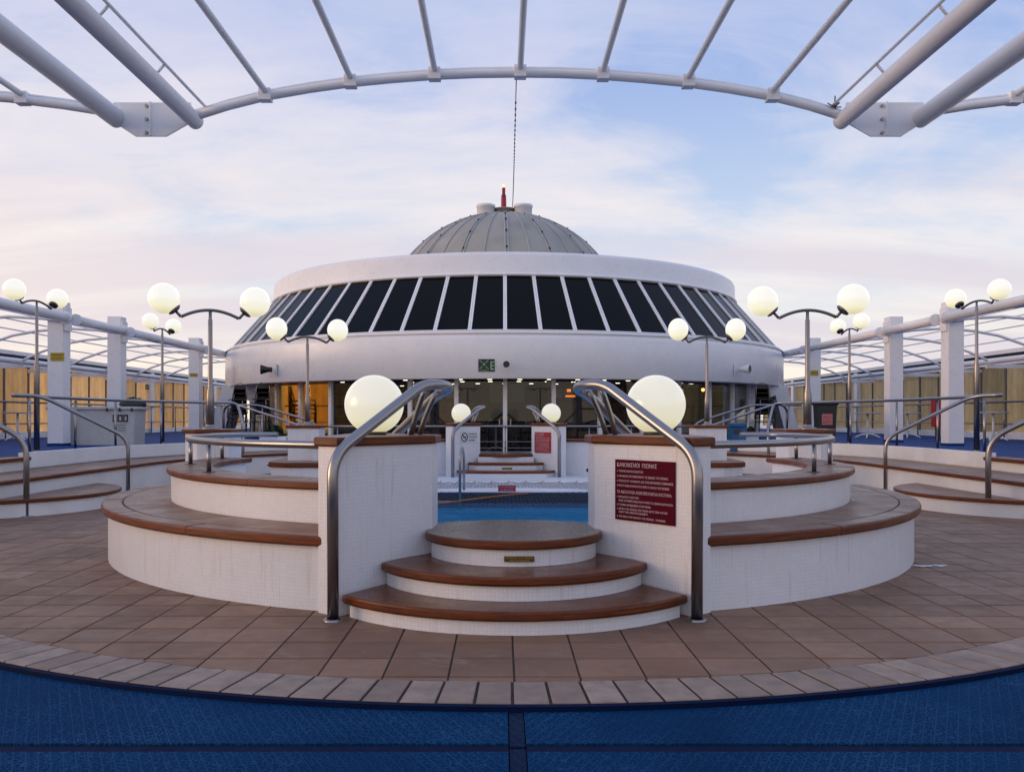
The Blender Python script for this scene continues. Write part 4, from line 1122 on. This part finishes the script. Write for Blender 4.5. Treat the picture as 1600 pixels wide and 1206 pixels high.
# assembly signs on the fascia
def plate(label, cat, loc, rz, w, h_, mat, name='sign', group=None, d=.008):
    t_ = thing(name, label, cat, loc, rz, group)
    m = MB(); m.box(-w / 2, w / 2, -d / 2, d / 2, -h_ / 2, h_ / 2); m.build('plate', mat, t_); return t_
a = -.055; s_ = plate('dark assembly station sign with figures and four arrows, left of the E sign', 'sign', ring_pos(a, 2.52, .012), a, .29, .32, M_green)
m = MB()
for sx in (-1, 1):
    for sz in (-1, 1):
        Mx = Matrix.Translation((sx * .09, -.009, .02 + sz * .09)) @ Matrix.Rotation(-sx * sz * PI / 4, 4, 'Y')
        m.box(-.03, .03, -.001, .001, -.006, .006, 0, Mx)
        m.v += [(sx * x, -.010, .02 + sz * z) for x, z in ((.075, .045), (.045, .045), (.045, .075))]; n_ = len(m.v); m.face((n_ - 3, n_ - 2, n_ - 1))
for x in (-.02, .0, .02):
    m.sphere((x, -.009, .05), .008, 6, 4); m.box(x - .007, x + .007, -.010, -.008, .0, .04)
m.build('pictogram', M_glowtext, s_)
letter(s_, 'ASSEMBLY', .04, 0, -.145, M_glowtext, 'CENTER', 1, -.0065, .24)
a = -.034; s_ = plate('narrow green sign with a pale letter E on the fascia', 'sign', ring_pos(a, 2.52, .012), a, .13, .32, M_green)
letter(s_, 'E', .30, 0, -.11, M_glowtext, 'CENTER', 1, -.0065, .085)

# ------------------------------------------------------------------ side canopies, pillars, windbreaks
def gb(y0, y1, n): return [y0 + (y1 - y0) * i / n for i in range(n + 1)]
for side, sx in (('left', -1), ('right', 1)):
    cn = thing('canopy_frame', f'white tubular canopy frame with arched ribs along the {side} deck', 'canopy', group='tubular canopy frames over the side decks')
    def X(p): return (sx * p[0], p[1], p[2])
    yy = [11.0, 18.0, 18.6, 21.0 - .3, 21.3, 26.2, 26.8, 28.6]
    for (y0, y1) in ((9.0, 18.05), (18.5, 20.85), (21.2, 26.25), (26.6, 28.7)):
        MB().tube([X((9.2, y0, 3.28)), X((9.2, y1, 3.28))], .098, 18).build('main_tube', M_tube, cn)
    for y in (18.05, 18.5, 20.85, 21.2, 26.25, 26.6):
        MB().tube([X((9.2, y - .03, 3.28)), X((9.2, y + .03, 3.28))], .13, 18).build('tube_flange', M_tube, cn)
    MB().tube([X((12.85, 9.0, 2.68)), X((12.85, 40.0, 2.68))], .075, 12).build('lower_tube', M_tube, cn)
    prof = [(9.2, 3.20), (9.7, 3.27), (10.4, 3.31), (11.1, 3.25), (11.7, 3.14), (12.3, 2.93), (12.8, 2.70)]
    ys = [13.3, 15.7, 18.1, 20.5, 22.9, 25.3, 27.7, 30.1, 32.5]
    for y in ys:
        MB().tube([X((x, y, z)) for x, z in prof], .034, 10).build('rib', M_tube, cn)
        m = MB(); m.box(sx * 12.75, sx * 13.95, y - .03, y + .03, 2.50, 2.60) if sx > 0 else m.box(-13.95, -12.75, y - .03, y + .03, 2.50, 2.60)
        m.build('bracket_arm', M_tube, cn)
    for (x, z) in ((9.95, 3.33), (10.75, 3.33), (11.45, 3.24), (12.1, 3.06)):
        MB().tube([X((x, 10, z)), X((x, 32.6, z))], .016, 6).build('purlin', M_tube, cn)
    # windbreak
    wb = thing('windbreak', f'windbreak of amber acrylic panels in a white frame, {side} side of the ship', 'windbreak', group='amber windbreaks at the ship sides')
    yp = [8.0 + 1.24 * k for k in range(32)]
    me_p = me_m = me_h = None
    for k, y in enumerate(yp):
        if k < len(yp) - 1:
            if me_p is None:
                m = MB(); m.box(-.006, .006, .035, 1.205, .78, 2.66); me_p = m.build('panel', M_amber, wb, (sx * 14.0, y, 0)).data
            else: put('panel', me_p, wb, (sx * 14.0, y, 0))
        if k % 6 == 3:
            m = MB(); m.box(sx * 14 - .16, sx * 14 + .16, y - .16, y + .16, .6, 3.05); m.build('column', M_white, wb)
        else:
            if me_m is None:
                m = MB(); m.box(-.04, .04, -.03, .03, .6, 2.72); me_m = m.build('post', M_post, wb, (sx * 14.0, y, 0)).data
            else: put('post', me_m, wb, (sx * 14.0, y, 0))
    m = MB(); m.box(sx * 14 - .10, sx * 14 + .10, 7.9, 46.5, .601, .775); m.build('kerb', M_white, wb)
    m = MB(); m.box(sx * 14 - .08, sx * 14 + .08, 7.9, 46.5, 2.665, 2.74); m.box(sx * 14 - .2, sx * 14 + .2, 7.9, 46.5, 2.96, 3.07); m.build('top_beam', M_white, wb)
    m = MB(); m.box(sx * 14 - .03, sx * 14 + .03, 7.9, 46.5, 2.742, 2.958); m.build('dark_strip', M_dark, wb)
    MB().tube([(sx * 13.8, 8, 1.63), (sx * 13.8, 46, 1.63)], .03, 8).build('handrail', M_steel2, wb)
    MB().tube([(sx * 13.8, 8, 1.02), (sx * 13.8, 46, 1.02)], .018, 8).build('lower_rail', M_steel2, wb)
    for k in range(15):
        y = 9 + 2.48 * k
        MB().tube([(sx * 13.8, y, .6), (sx * 13.8, y, 1.62)], .02, 8).build('rail_post', M_steel2, wb)
# pillars
names = {(-1, 0): 'wide white pillar, first from the left, with an orange yellow sign', (-1, 1): 'white pillar behind the white storage box, second from the left', (-1, 2): 'slim white pillar near the left end of the deckhouse, small yellow label',
         (1, 0): 'wide white pillar, first from the right edge', (1, 1): 'plain white pillar, second from the right edge', (1, 2): 'slim white pillar behind the dark bin with a yellow label'}
for sx in (-1, 1):
    for k, (y, zt) in enumerate(((18.3, 3.64), (21.05, 3.64), (26.45, 3.62))):
        t_ = thing('pillar', names[(sx, k)], 'pillar', (sx * 9.46, y, .601), 0, 'white pillars carrying the canopy tubes')
        m = MB(); m.prism([(-.16, -.16), (.16, -.16), (.16, .16), (-.16, .16)], 0, zt - .601, 0, 0, True, .012); m.build('shaft', M_white, t_)
        m = MB(); m.prism([(-.17, -.17), (.17, -.17), (.17, .17), (-.17, .17)], 0.002, .055); m.build('blue_base', M_bluedeck, t_)
        m = MB(); x0, x1 = sorted((-sx * .162, -sx * .20)); m.box(x0, x1, -.14, .14, 2.42, 2.92); m.build('bracket', M_white, t_)
s_ = plate('orange yellow notice sign on the first left pillar', 'sign', (-9.41, 18.13, 2.47), 0, .29, .17, M_yellow)
letter(s_, 'ΠΡΟΣΟΧΗ', .05, 0, .02, M_blacktext, 'CENTER', 1, -.0065, .22); letter(s_, 'NO ENTRY', .045, 0, -.05, M_blacktext, 'CENTER', 1, -.0065, .22)
s_ = plate('small yellow label on the slim left pillar', 'sign', (-9.46, 26.28, 2.49), 0, .24, .10, M_yellow)
letter(s_, 'ΠΡΟΣΟΧΗ', .05, 0, -.02, M_blacktext, 'CENTER', 1, -.0065, .18)
s_ = plate('yellow label on the slim right pillar behind the lamp', 'sign', (9.42, 26.28, 2.55), 0, .24, .16, M_yellow)
letter(s_, 'ΠΡΟΣΟΧΗ', .05, 0, -.02, M_blacktext, 'CENTER', 1, -.0065, .18)
s_ = plate('small dark green exit sign on the left amber windbreak', 'sign', (-13.88, 33.6, 2.38), R(90), .34, .2, M_green)
letter(s_, 'EXIT', .12, 0, -.04, M_glowtext, 'CENTER', 1, -.0065, .25)

# ------------------------------------------------------------------ overhead roof frame nearest the camera
YF = 9.5; XM = .103
rf = thing('roof_frame', 'white tubular roof frame overhead with a shallow arch and heavy beams', 'roof frame')
arch = [(-3.58, 4.50), (-3.20, 4.62), (-2.78, 4.726), (-2.3, 4.81), (-1.84, 4.875), (-1.38, 4.92), (-.92, 4.955), (-.46, 4.975), (0, 4.98)]
arch = arch + [(-x, z) for x, z in arch[::-1][1:]]
MB().tube([(XM + x, YF, z) for x, z in arch], .048, 14).build('arch', M_tube, rf)
MB().tube([(XM + x, YF + .02, z + .062) for x, z in arch], .020, 8).build('arch_cover_rail', M_tube, rf)
for x, z in ((-2.78, 4.726), (-1.845, 4.875), (-.92, 4.955), (.02, 4.98), (.93, 4.955), (1.865, 4.875), (2.79, 4.726)):
    MB().tube([(XM + x, YF, z + .05), (XM + x, -4, z + .05)], .034, 12).build('purlin', M_tube, rf)
    m = MB(); m.box(XM + x - .065, XM + x + .065, YF - .06, YF + .06, z - .052, z + .075); m.build('clamp', M_white, rf)
for sx, side in ((-1, 'left'), (1, 'right')):
    MB().tube([(XM + sx * 3.58, YF + .09, 4.48), (XM + sx * 3.58, YF + .02, 4.48), (XM + sx * 3.58, -4, 4.48)], .088, 22).build('inner_beam', M_tube, rf)
    MB().tube([(XM + sx * 4.43, YF + .03, 4.49), (XM + sx * 4.43, -4, 4.49)], .102, 22).build('outer_beam', M_tube, rf)
    MB().tube([(XM + sx * 3.46, YF + .05, 4.63), (XM + sx * 3.44, -4, 4.66)], .016, 8).build('side_rod', M_tube, rf)
    for y in (8.4, 7.2, 6.0, 4.8, 3.6, 2.4):
        MB().tube([(XM + sx * 3.46, y, 4.63), (XM + sx * 3.54, y, 4.54)], .014, 6).build('rod_bracket', M_tube, rf)
    poly = [(3.60, 4.655), (3.60, 4.44), (3.87, 4.285), (4.21, 4.285), (4.45, 4.44), (4.45, 4.655)]
    m = MB(); b0 = [(XM + sx * x, YF - .012, z) for x, z in poly] + [(XM + sx * x, YF + .012, z) for x, z in poly]; m.v = b0
    m.face(tuple(range(6))); m.face(tuple(reversed(range(6, 12))))
    for i in range(6): m.face((i, (i + 1) % 6, 6 + (i + 1) % 6, 6 + i))
    gs = m.build('gusset_plate', M_white, rf)
    m = MB(); x0 = XM + sx * 4.035; m.box(x0 - .006, x0 + .006, YF - .045, YF - .012, 4.285, 4.655); m.build('seam_flange', M_white, gs)
    for z in (4.32, 4.47, 4.615):
        MB().tube([(x0 - .045, YF - .013, z), (x0 - .045, YF - .035, z)], .018, 6).build('bolt', M_steel2, gs)
    out = [(4.50, 4.55), (5.0, 4.63), (5.6, 4.705), (6.3, 4.76), (7.2, 4.78), (8.2, 4.70), (9.4, 4.50)]
    MB().tube([(XM + sx * x, YF, z) for x, z in out], .048, 12).build('outer_arch', M_tube, rf)
    MB().tube([(XM + sx * x, YF + .02, z + .062) for x, z in out], .02, 8).build('outer_cover_rail', M_tube, rf)
    for x, z in ((5.45, 4.69), (6.6, 4.77), (7.8, 4.74)):
        MB().tube([(XM + sx * x, YF, z + .05), (XM + sx * x, -4, z + .05)], .034, 10).build('purlin', M_tube, rf)
        m = MB(); m.box(XM + sx * x - .065, XM + sx * x + .065, YF - .06, YF + .06, z - .052, z + .075); m.build('clamp', M_white, rf)
    m = MB(); m.box(XM + sx * 9.4 - .15, XM + sx * 9.4 + .15, YF - .15, YF + .15, .6, 4.6); m.build('column', M_white, rf)
m = MB()
r2 = random.Random(2)
for i in range(9):
    p = Vector((XM + 3.47, YF - .02, 4.60)); d = Vector((r2.uniform(-.6, .6), r2.uniform(-.5, .1), r2.uniform(-.9, 1))).normalized() * r2.uniform(.05, .12)
    m.tube([p, p + d], .007, 4)
tag(m.build('rope_knot', plain('old_rope', (0.16, 0.09, 0.06), .9)), 'frayed rope knot tied where the right inner beam meets the arch', 'rope')

# ------------------------------------------------------------------ signs on the piers
# face of the near right pier runs from (1.068,5.20) to (.549,5.83)
ang = math.atan2(5.20 - 5.83, 1.068 - .549)
def on_face(t_, z, off=.008):
    x = .549 + (1.068 - .549) * t_; y = 5.83 + (5.20 - 5.83) * t_
    nx, ny = math.sin(ang), -math.cos(ang)
    return (x + nx * off, y + ny * off, z)
s_ = thing('rules_sign', 'maroon pool rules sign in Greek on the near right pier', 'sign', on_face(.545, .730), ang)
Ws, Hs = .495, .392
m = MB(); m.box(-Ws / 2, Ws / 2, -.004, .004, -Hs / 2, Hs / 2); m.build('plate', M_redsign, s_)
L = -Ws / 2 + .018
rows_ = [('ΚΑΝΟΝΙΣΜΟΙ  ΠΙΣΙΝΑΣ', .036, .150, .335, 0), ('1. ΥΠΑΡΧΕΙ ΝΑΥΑΓΟΣΩΣΤΗΣ.', .019, .115, .225, 0), ('2. ΠΑΡΑΚΑΛΩ ΧΡΗΣΙΜΟΠΟΙΕΙΤΕ ΤΙΣ ΣΚΑΛΕΣ ΤΗΣ ΠΙΣΙΝΑΣ.', .019, .083, .43, 0),
         ('3. ΠΡΟΣΕΧΕΤΕ ΤΑ ΒΗΜΑΤΑ ΣΑΣ ΣΤΙΣ ΒΡΕΓΜΕΝΕΣ ΕΠΙΦΑΝΕΙΕΣ.', .019, .052, .47, 0), ('4. ΝΤΟΥΣ ΕΙΝΑΙ ΑΠΑΡΑΙΤΗΤΟ ΠΡΙΝ ΤΗ ΧΡΗΣΗ ΤΗΣ ΠΙΣΙΝΑΣ.', .019, .021, .44, 0),
         ('ΤΑ ΑΚΟΛΟΥΘΑ ΑΠΑΓΟΡΕΥΟΝΤΑΙ ΑΥΣΤΗΡΑ:', .027, -.022, .455, 0), ('1. ΚΑΤΑΔΥΣΗ Ή ΒΟΥΤΙΕΣ.', .018, -.052, .19, 0), ('ΟΛΕΣ ΟΙ ΠΙΣΙΝΕΣ ΕΙΝΑΙ ΠΟΛΥ ΡΗΧΕΣ ΓΙΑ ΑΣΦΑΛΗ ΚΑΤΑΔΥΣΗ.', .018, -.076, .45, .016),
         ('2. ΓΥΑΛΙΝΑ ΑΝΤΙΚΕΙΜΕΝΑ ΣΤΗΝ ΠΙΣΙΝΑ.', .018, -.103, .29, 0), ('3. ΧΡΗΣΗ ΤΗΣ ΠΙΣΙΝΑΣ ΑΠΟ ΠΑΙΔΙΑ ΚΑΤΩ ΤΩΝ 10 ΕΤΩΝ', .018, -.129, .42, 0), ('ΧΩΡΙΣ ΤΗΝ ΕΠΙΒΛΕΨΗ ΕΝΗΛΙΚΟΥ.', .018, -.150, .25, .016),
         ('4. ΤΡΕΞΙΜΟ ΣΤΗΝ ΠΕΡΙΟΧΗ ΤΗΣ ΠΙΣΙΝΑΣ - ΠΑΙΧΝΙΔΙΑ.', .018, -.179, .41, 0)]
for txt, sz, z, w, ind in rows_: letter(s_, txt, sz, L + ind, z, M_text, width=w)
# far piers: inner faces towards the camera are the pool side faces (mirrored)
def far_face(sx, t_, z, off=.008):
    ax, ay = sx * .53, 2 * YM - 6.08; bx_, by_ = sx * 1.06, 2 * YM - 6.70
    x = ax + (bx_ - ax) * t_; y = ay + (by_ - ay) * t_
    an = math.atan2(by_ - ay, bx_ - ax) if sx > 0 else math.atan2(ay - by_, ax - bx_)
    return (x + math.sin(an) * off, y - math.cos(an) * off, z), an
loc, an = far_face(1, .42, .69)
s_ = thing('rules_sign', 'bright red rules sign with pale lines on the far right pier', 'sign', loc, an)
m = MB(); m.box(-.24, .24, -.004, .004, -.21, .21); m.build('plate', M_red2, s_)
for txt, sz, z, w in (('POOL RULES', .05, .155, .26), ('1. LIFEGUARD ON DUTY', .03, .115, .24), ('2. PLEASE USE THE POOL STEPS', .03, .08, .42), ('3. MIND YOUR STEP ON WET SURFACES', .03, .045, .42), ('4. SHOWER BEFORE ENTERING', .03, .01, .40),
                      ('STRICTLY FORBIDDEN:', .04, -.04, .40), ('1. DIVING', .03, -.075, .38), ('2. GLASS ITEMS IN THE POOL', .03, -.11, .42), ('3. CHILDREN WITHOUT ADULTS', .03, -.145, .36), ('4. RUNNING', .03, -.18, .42)):
    letter(s_, txt, sz, -.215, z, M_text, width=w)
loc, an = far_face(-1, .42, .80)
s_ = thing('no_smoking_sign', 'white no smoking notice on the far left pier', 'sign', loc, an)
m = MB(); m.box(-.26, .26, -.003, .003, -.12, .12); m.build('plate', plain('white_notice', (.72, .72, .74), .5), s_)
m = MB()
pts = [(-.14 + .085 * math.cos(2 * PI * i / 24), -.007, .085 * math.sin(2 * PI * i / 24)) for i in range(25)]
m.tube(pts, .010, 4); m.tube([(-.195, -.007, .055), (-.085, -.007, -.055)], .009, 4); m.box(-.19, -.09, -.009, -.006, -.010, .010); m.build('pictogram', M_blacktext, s_)
for txt, z in (('ΑΠΑΓΟΡΕΥΕΤΑΙ', .045), ('ΤΟ ΚΑΠΝΙΣΜΑ', -.015), ('NO SMOKING', -.08)): letter(s_, txt, .045, -.03, z, M_blacktext, width=.26 if 'ΑΠ' in txt else .2)
pl = thing('step_plate', 'small dark plate on the top riser of the far steps', 'plate', (.02, 2 * YM - 6.98, .20))
m = MB(); m.box(-.1, .1, -.004, .004, -.02, .02); m.build('plate', M_brass, pl)
letter(pl, 'MIND THE STEP', .02, 0, -.007, M_yellow, 'CENTER', 1, -.006, .17)

# ------------------------------------------------------------------ props on the decks
bn = thing('wheelie_bin', 'dark wheelie bin with a pink notice behind the nearer right lamp pier', 'bin', (7.62, 20.6, .602), R(-8))
m = MB(); v0 = [(-.19, -.2), (.19, -.2), (.19, .2), (-.19, .2)]
m.v = [(x, y, .06) for x, y in v0] + [(x * 1.18, y * 1.18, .88) for x, y in v0]
for f in ((0, 1, 5, 4), (1, 2, 6, 5), (2, 3, 7, 6), (3, 0, 4, 7), (4, 5, 6, 7), (3, 2, 1, 0)): m.face(f)
m.build('body', M_bin, bn)
MB().prism([(-.26, -.27), (.26, -.27), (.26, .25), (-.26, .25)], .882, .96, 0, 0, True, .03).build('lid', M_bin, bn)
for s in (-1, 1): MB().tube([(s * .12, .2, .07), (s * .2, .2, .07)], .07, 16).build('wheel', M_black, bn)
m = MB(); m.box(-.12, .12, -.236, -.226, .42, .68); m.build('notice', M_pink, bn)
letter(bn, 'NO', .10, 0, .56, M_redpaint, 'CENTER', 1, -.2375, .16); letter(bn, 'BUTTS', .08, 0, .46, M_redpaint, 'CENTER', 1, -.2375, .19)
bb = thing('blue_bin', 'bright blue bin behind the farther right lamp pier', 'bin', (5.33, 19.9, .0))
m = MB(); m.prism([(-.17, -.17), (.17, -.17), (.17, .17), (-.17, .17)], .252, .93, 0, 0, True, .02); m.build('body', M_bluebin, bb)
m = MB(); m.prism([(-.18, -.18), (.18, -.18), (.18, .18), (-.18, .18)], .932, 1.04, 0, 0, True, .03); m.build('lid', M_bluebin, bb)
m = MB(); m.box(-.12, .06, -.184, -.172, .80, .90); m.build('flap', M_dark, bb)
bb.location = (5.33, 19.9, .03)
def planter(x, y, z0, w, d_, h_, label, leaves, spread, group='planters at the far corners'):
    t_ = thing('planter', label, 'planter', (x, y, z0), 0, group)
    MB().prism([(-w, -d_), (w, -d_), (w, d_), (-w, d_)], 0, h_, 0, 0, True, .015).build('box', M_wall, t_)
    MB().prism([(-w + .04, -d_ + .04), (w - .04, -d_ + .04), (w - .04, d_ - .04), (-w + .04, d_ - .04)], h_ - .02, h_ + .012).build('soil', M_soil, t_)
    rn = random.Random(int(x * 100)); m = MB()
    for i in range(leaves):
        a = rn.uniform(0, 2 * PI); el = rn.uniform(.15, 1.4); rr3 = rn.uniform(.4, 1) * spread
        c = Vector((math.cos(a) * math.cos(el) * rr3 * w / .3 * .8, math.sin(a) * math.cos(el) * rr3, h_ + .02 + math.sin(el) * rr3 * .9))
        d = Vector((rn.uniform(-1, 1), rn.uniform(-1, 1), rn.uniform(-.3, 1))).normalized(); s2 = d.cross(Vector((rn.uniform(-1, 1), .3, .2))).normalized()
        l, wv = rn.uniform(.06, .13), rn.uniform(.015, .03); b0 = len(m.v)
        m.v += [tuple(c - d * l / 2), tuple(c + s2 * wv), tuple(c + d * l / 2), tuple(c - s2 * wv)]; m.face((b0, b0 + 1, b0 + 2, b0 + 3))
    stuff(m.build('foliage', M_leaf, t_))
    m = MB()
    for i in range(7): a = rn.uniform(0, 6.3); m.tube([(0, 0, h_), (math.cos(a) * spread * .6, math.sin(a) * spread * .5, h_ + spread * .7)], .008, 4)
    m.build('stems', M_soil, t_)
planter(-5.4, 20.25, .26, .31, .2, .50, 'grey white planter with a dark bush at the far left corner', 900, .26)
planter(5.78, 20.35, .26, .13, .2, .52, 'narrow white planter with brown green leaves beside the blue bin', 350, .2)
# stacks of folded chairs
def chair_stack(x, y, z0, sx, label):
    t_ = thing('chair_stack', label, 'chairs', (x, y, z0), 0, 'stacks of folded metal chairs under the overhang')
    rn = random.Random(5)
    for k in range(6):
        z = .05 + k * .13; o_ = rn.uniform(-.05, .05)
        m = MB()
        for s in (-1, 1):
            m.tube(fillet([(s * .22 + o_, -.2, z), (s * .2 + o_, -.18, z + .42), (s * .2 + o_, .18, z + .40), (s * .22 + o_, .26, z)], .08, 4), .012, 6)
            m.tube(fillet([(s * .2 + o_, .18, z + .40), (s * .19 + o_, .30, z + .85), (o_, .32, z + .92)], .1, 4), .012, 6)
        m.tube([(-.2 + o_, .0, z + .42), (.2 + o_, 0, z + .42)], .012, 6)
        c = m.build('chair_frame', M_steel2 if k % 2 else M_dark, t_)
        m = MB(); m.box(-.2 + o_, .2 + o_, -.19, .19, z + .405, z + .425); m.build('seat_sling', M_fabric, t_)
        m = MB(); m.box(-.19 + o_, .19 + o_, .285, .305, z + .62, z + .86); m.build('back_sling', M_fabric, t_)
chair_stack(-7.0, 24.6, .602, -1, 'tall stack of dark metal chairs under the left end of the overhang')
chair_stack(-7.9, 25.4, .602, -1, 'second stack of dark metal chairs, nearer the slanted left leg')
chair_stack(7.5, 25.0, .602, 1, 'stack of dark metal chairs under the right end of the overhang')
# chairs and tables inside the glass
def cafe_chair(x, y, z, rz, label):
    t_ = thing('cafe_chair', label, 'chair', (x, y, z), rz, 'cafe chairs inside the glass')
    for sx in (-1, 1):
        for sy in (-1, 1): MB().tube([(sx * .21, sy * .2, 0), (sx * .19, sy * .18, .44)], .011, 6).build('leg', M_steel, t_)
    MB().prism([(-.21, -.2), (.21, -.2), (.21, .2), (-.21, .2)], .44, .48, 0, 0, True, .01).build('seat', M_fabric, t_)
    MB().tube(fillet([(-.2, .2, .46), (-.19, .25, .86), (.19, .25, .86), (.2, .2, .46)], .08, 5), .012, 8).build('back_frame', M_steel, t_)
    m = MB(); m.box(-.17, .17, .225, .245, .56, .82); m.build('backrest', M_fabric, t_); return t_
cc = cafe_chair(-.95, 23.35, .257, R(180), 'cafe chair inside the glass, just left of the central post')
for (x, y, r_, lab) in ((.45, 23.5, 165, 'cafe chair inside the glass, just right of the central post'), (-2.9, 24.1, 200, 'cafe chair inside the glass behind the far left globe'), (2.7, 24.2, 150, 'cafe chair inside the glass near the orange heater'),
                        (-.3, 25.0, 0, 'cafe chair deeper inside, behind the central table'), (1.3, 24.6, 190, 'cafe chair inside between heater and central post')):
    dup(cc, (x, y, .257), R(r_), lab)
def table(x, y, z, label, r=.36, group='round pedestal tables on the side decks', h_=.73, sq=False):
    t_ = thing('pedestal_table', label, 'table', (x, y, z), 0, group)
    MB().lathe([(.01, h_ - .03), (r - .01, h_ - .03), (r, h_ - .02), (r, h_), (r - .01, h_ + .008), (.01, h_ + .008)], n=32).build('table_top', M_tabletop, t_)
    MB().tube([(0, 0, .03), (0, 0, h_ - .03)], .03, 12).build('pedestal', M_tube, t_)
    for k in range(4):
        a = PI / 4 + k * PI / 2
        MB().tube(fillet([(0, 0, .12), (math.cos(a) * .18, math.sin(a) * .18, .10), (math.cos(a) * .34, math.sin(a) * .34, .012)], .1, 4), .02, 8).build('foot', M_tube, t_)
    return t_
tb = table(12.6, 22.3, .602, 'pale round table at the far right, between rail and widest pillar')
for (x, y, lab) in ((11.75, 25.2, 'pale round table seen just left of the widest right pillar'), (10.5, 25.0, 'pale round table left of the middle right pillar'), (-12.75, 22.6, 'pale round table at the far left before the amber panels'), (-11.2, 25.6, 'pale round table between the two left pillars, behind the box')):
    dup(tb, (x, y, .602), .3, lab)
table(-.25, 24.2, .257, 'small table inside the glass at the centre', .3, 'tables inside the glass')
table(3.3, 25.0, .257, 'small table inside the glass by the heater', .3, 'tables inside the glass')
# white storage box
bx = thing('storage_box', 'long white storage box with green notices behind the first left pillar', 'box', (-8.93, 18.95, .602))
m = MB(); v0 = [(-.92, -.3), (.92, -.3), (.92, .3), (-.92, .3)]
m.v = [(x * .97, y * .95, 0.0) for x, y in v0] + [(x, y, .76) for x, y in v0]
for f in ((0, 1, 5, 4), (1, 2, 6, 5), (2, 3, 7, 6), (3, 0, 4, 7), (4, 5, 6, 7), (3, 2, 1, 0)): m.face(f)
m.build('body', M_corrug, bx)
MB().prism([(-.98, -.35), (.98, -.35), (.98, .35), (-.98, .35)], .762, .83, 0, 0, True, .015).build('lid', M_corrug, bx)
for x in (.35, .62, .88): m = MB(); m.box(x - .02, x + .02, -.362, -.352, .72, .80); m.build('latch', M_dark, bx)
for k in range(3):
    m = MB(); x = .50 + k * .115; m.box(x - .05, x + .05, -.309, -.299, .50, .66); m.build('notice', M_green, bx)
    m = MB(); m.box(x - .02, x + .02, -.312, -.310, .53, .62); m.build('pictogram', M_text, bx)
for z in (.42, .36, .30): letter(bx, 'LIFE JACKETS', .04, .60, z, M_blacktext, 'CENTER', 1, -.305, .26)
hp = thing('tarpaulin_heap', 'dark green folded tarpaulin lying behind the right end of the storage box', 'tarpaulin', (-8.2, 19.05, 1.434))
m = MB(); rn = random.Random(9)
prof = [(.26, 0), (.30, .05), (.24, .12), (.14, .17), (.001, .19)]
m.lathe(prof, n=14); m.v = [(x * (1 + .15 * rn.uniform(-1, 1)), y * .8, z * (1 + .2 * rn.uniform(-1, 1))) for x, y, z in m.v]; m.build('folds', M_bin, hp)
rc = thing('red_cabinet', 'red fire cabinet standing by the widest right pillar', 'cabinet', (11.42, 22.8, .602))
MB().prism([(-.12, -.12), (.12, -.12), (.12, .12), (-.12, .12)], .35, 1.1, 0, 0, True, .02).build('body', M_redpaint, rc)
MB().prism([(-.05, -.05), (.05, -.05), (.05, .05), (-.05, .05)], 0, .348).build('stand', M_dark, rc)
m = MB(); m.box(-.09, .09, -.128, -.121, .42, 1.03); m.build('door', M_redpaint, rc)

# ------------------------------------------------------------------ small marks on the floor
m = MB(); rn = random.Random(21)
for (x0, y0, n_, sp) in ((3.31, 6.96, 44, .045), (3.46, 6.99, 12, .07)):
    for i in range(n_):
        x, y = x0 + rn.gauss(0, sp * .8), y0 + rn.gauss(0, sp * .25); r_ = rn.uniform(.005, .020)
        k_ = [(x + r_ * 1.8 * math.cos(a) * rn.uniform(.6, 1.2), y + r_ * math.sin(a) * rn.uniform(.6, 1.2)) for a in [j * PI / 4 for j in range(8)]]
        m.prism(k_, .0025 + .0001 * i, .0045 + .0001 * i, 0, 0, False)
stuff(m.build('paint_splashes', M_apron, floor))
for sx in (-1, 1):
    for (x, y, lab) in ((sx * 1.58, 2 * YM - 6.75, 'small black drain outlet low on the inner wall, %s of the far steps' % ('left' if sx < 0 else 'right')),):
        t_ = thing('drain_outlet', lab, 'outlet', (x, y - .42, .18)); MB().tube([(0, 0, 0), (0, .03, 0)], .035, 12).build('cap', M_black, t_)
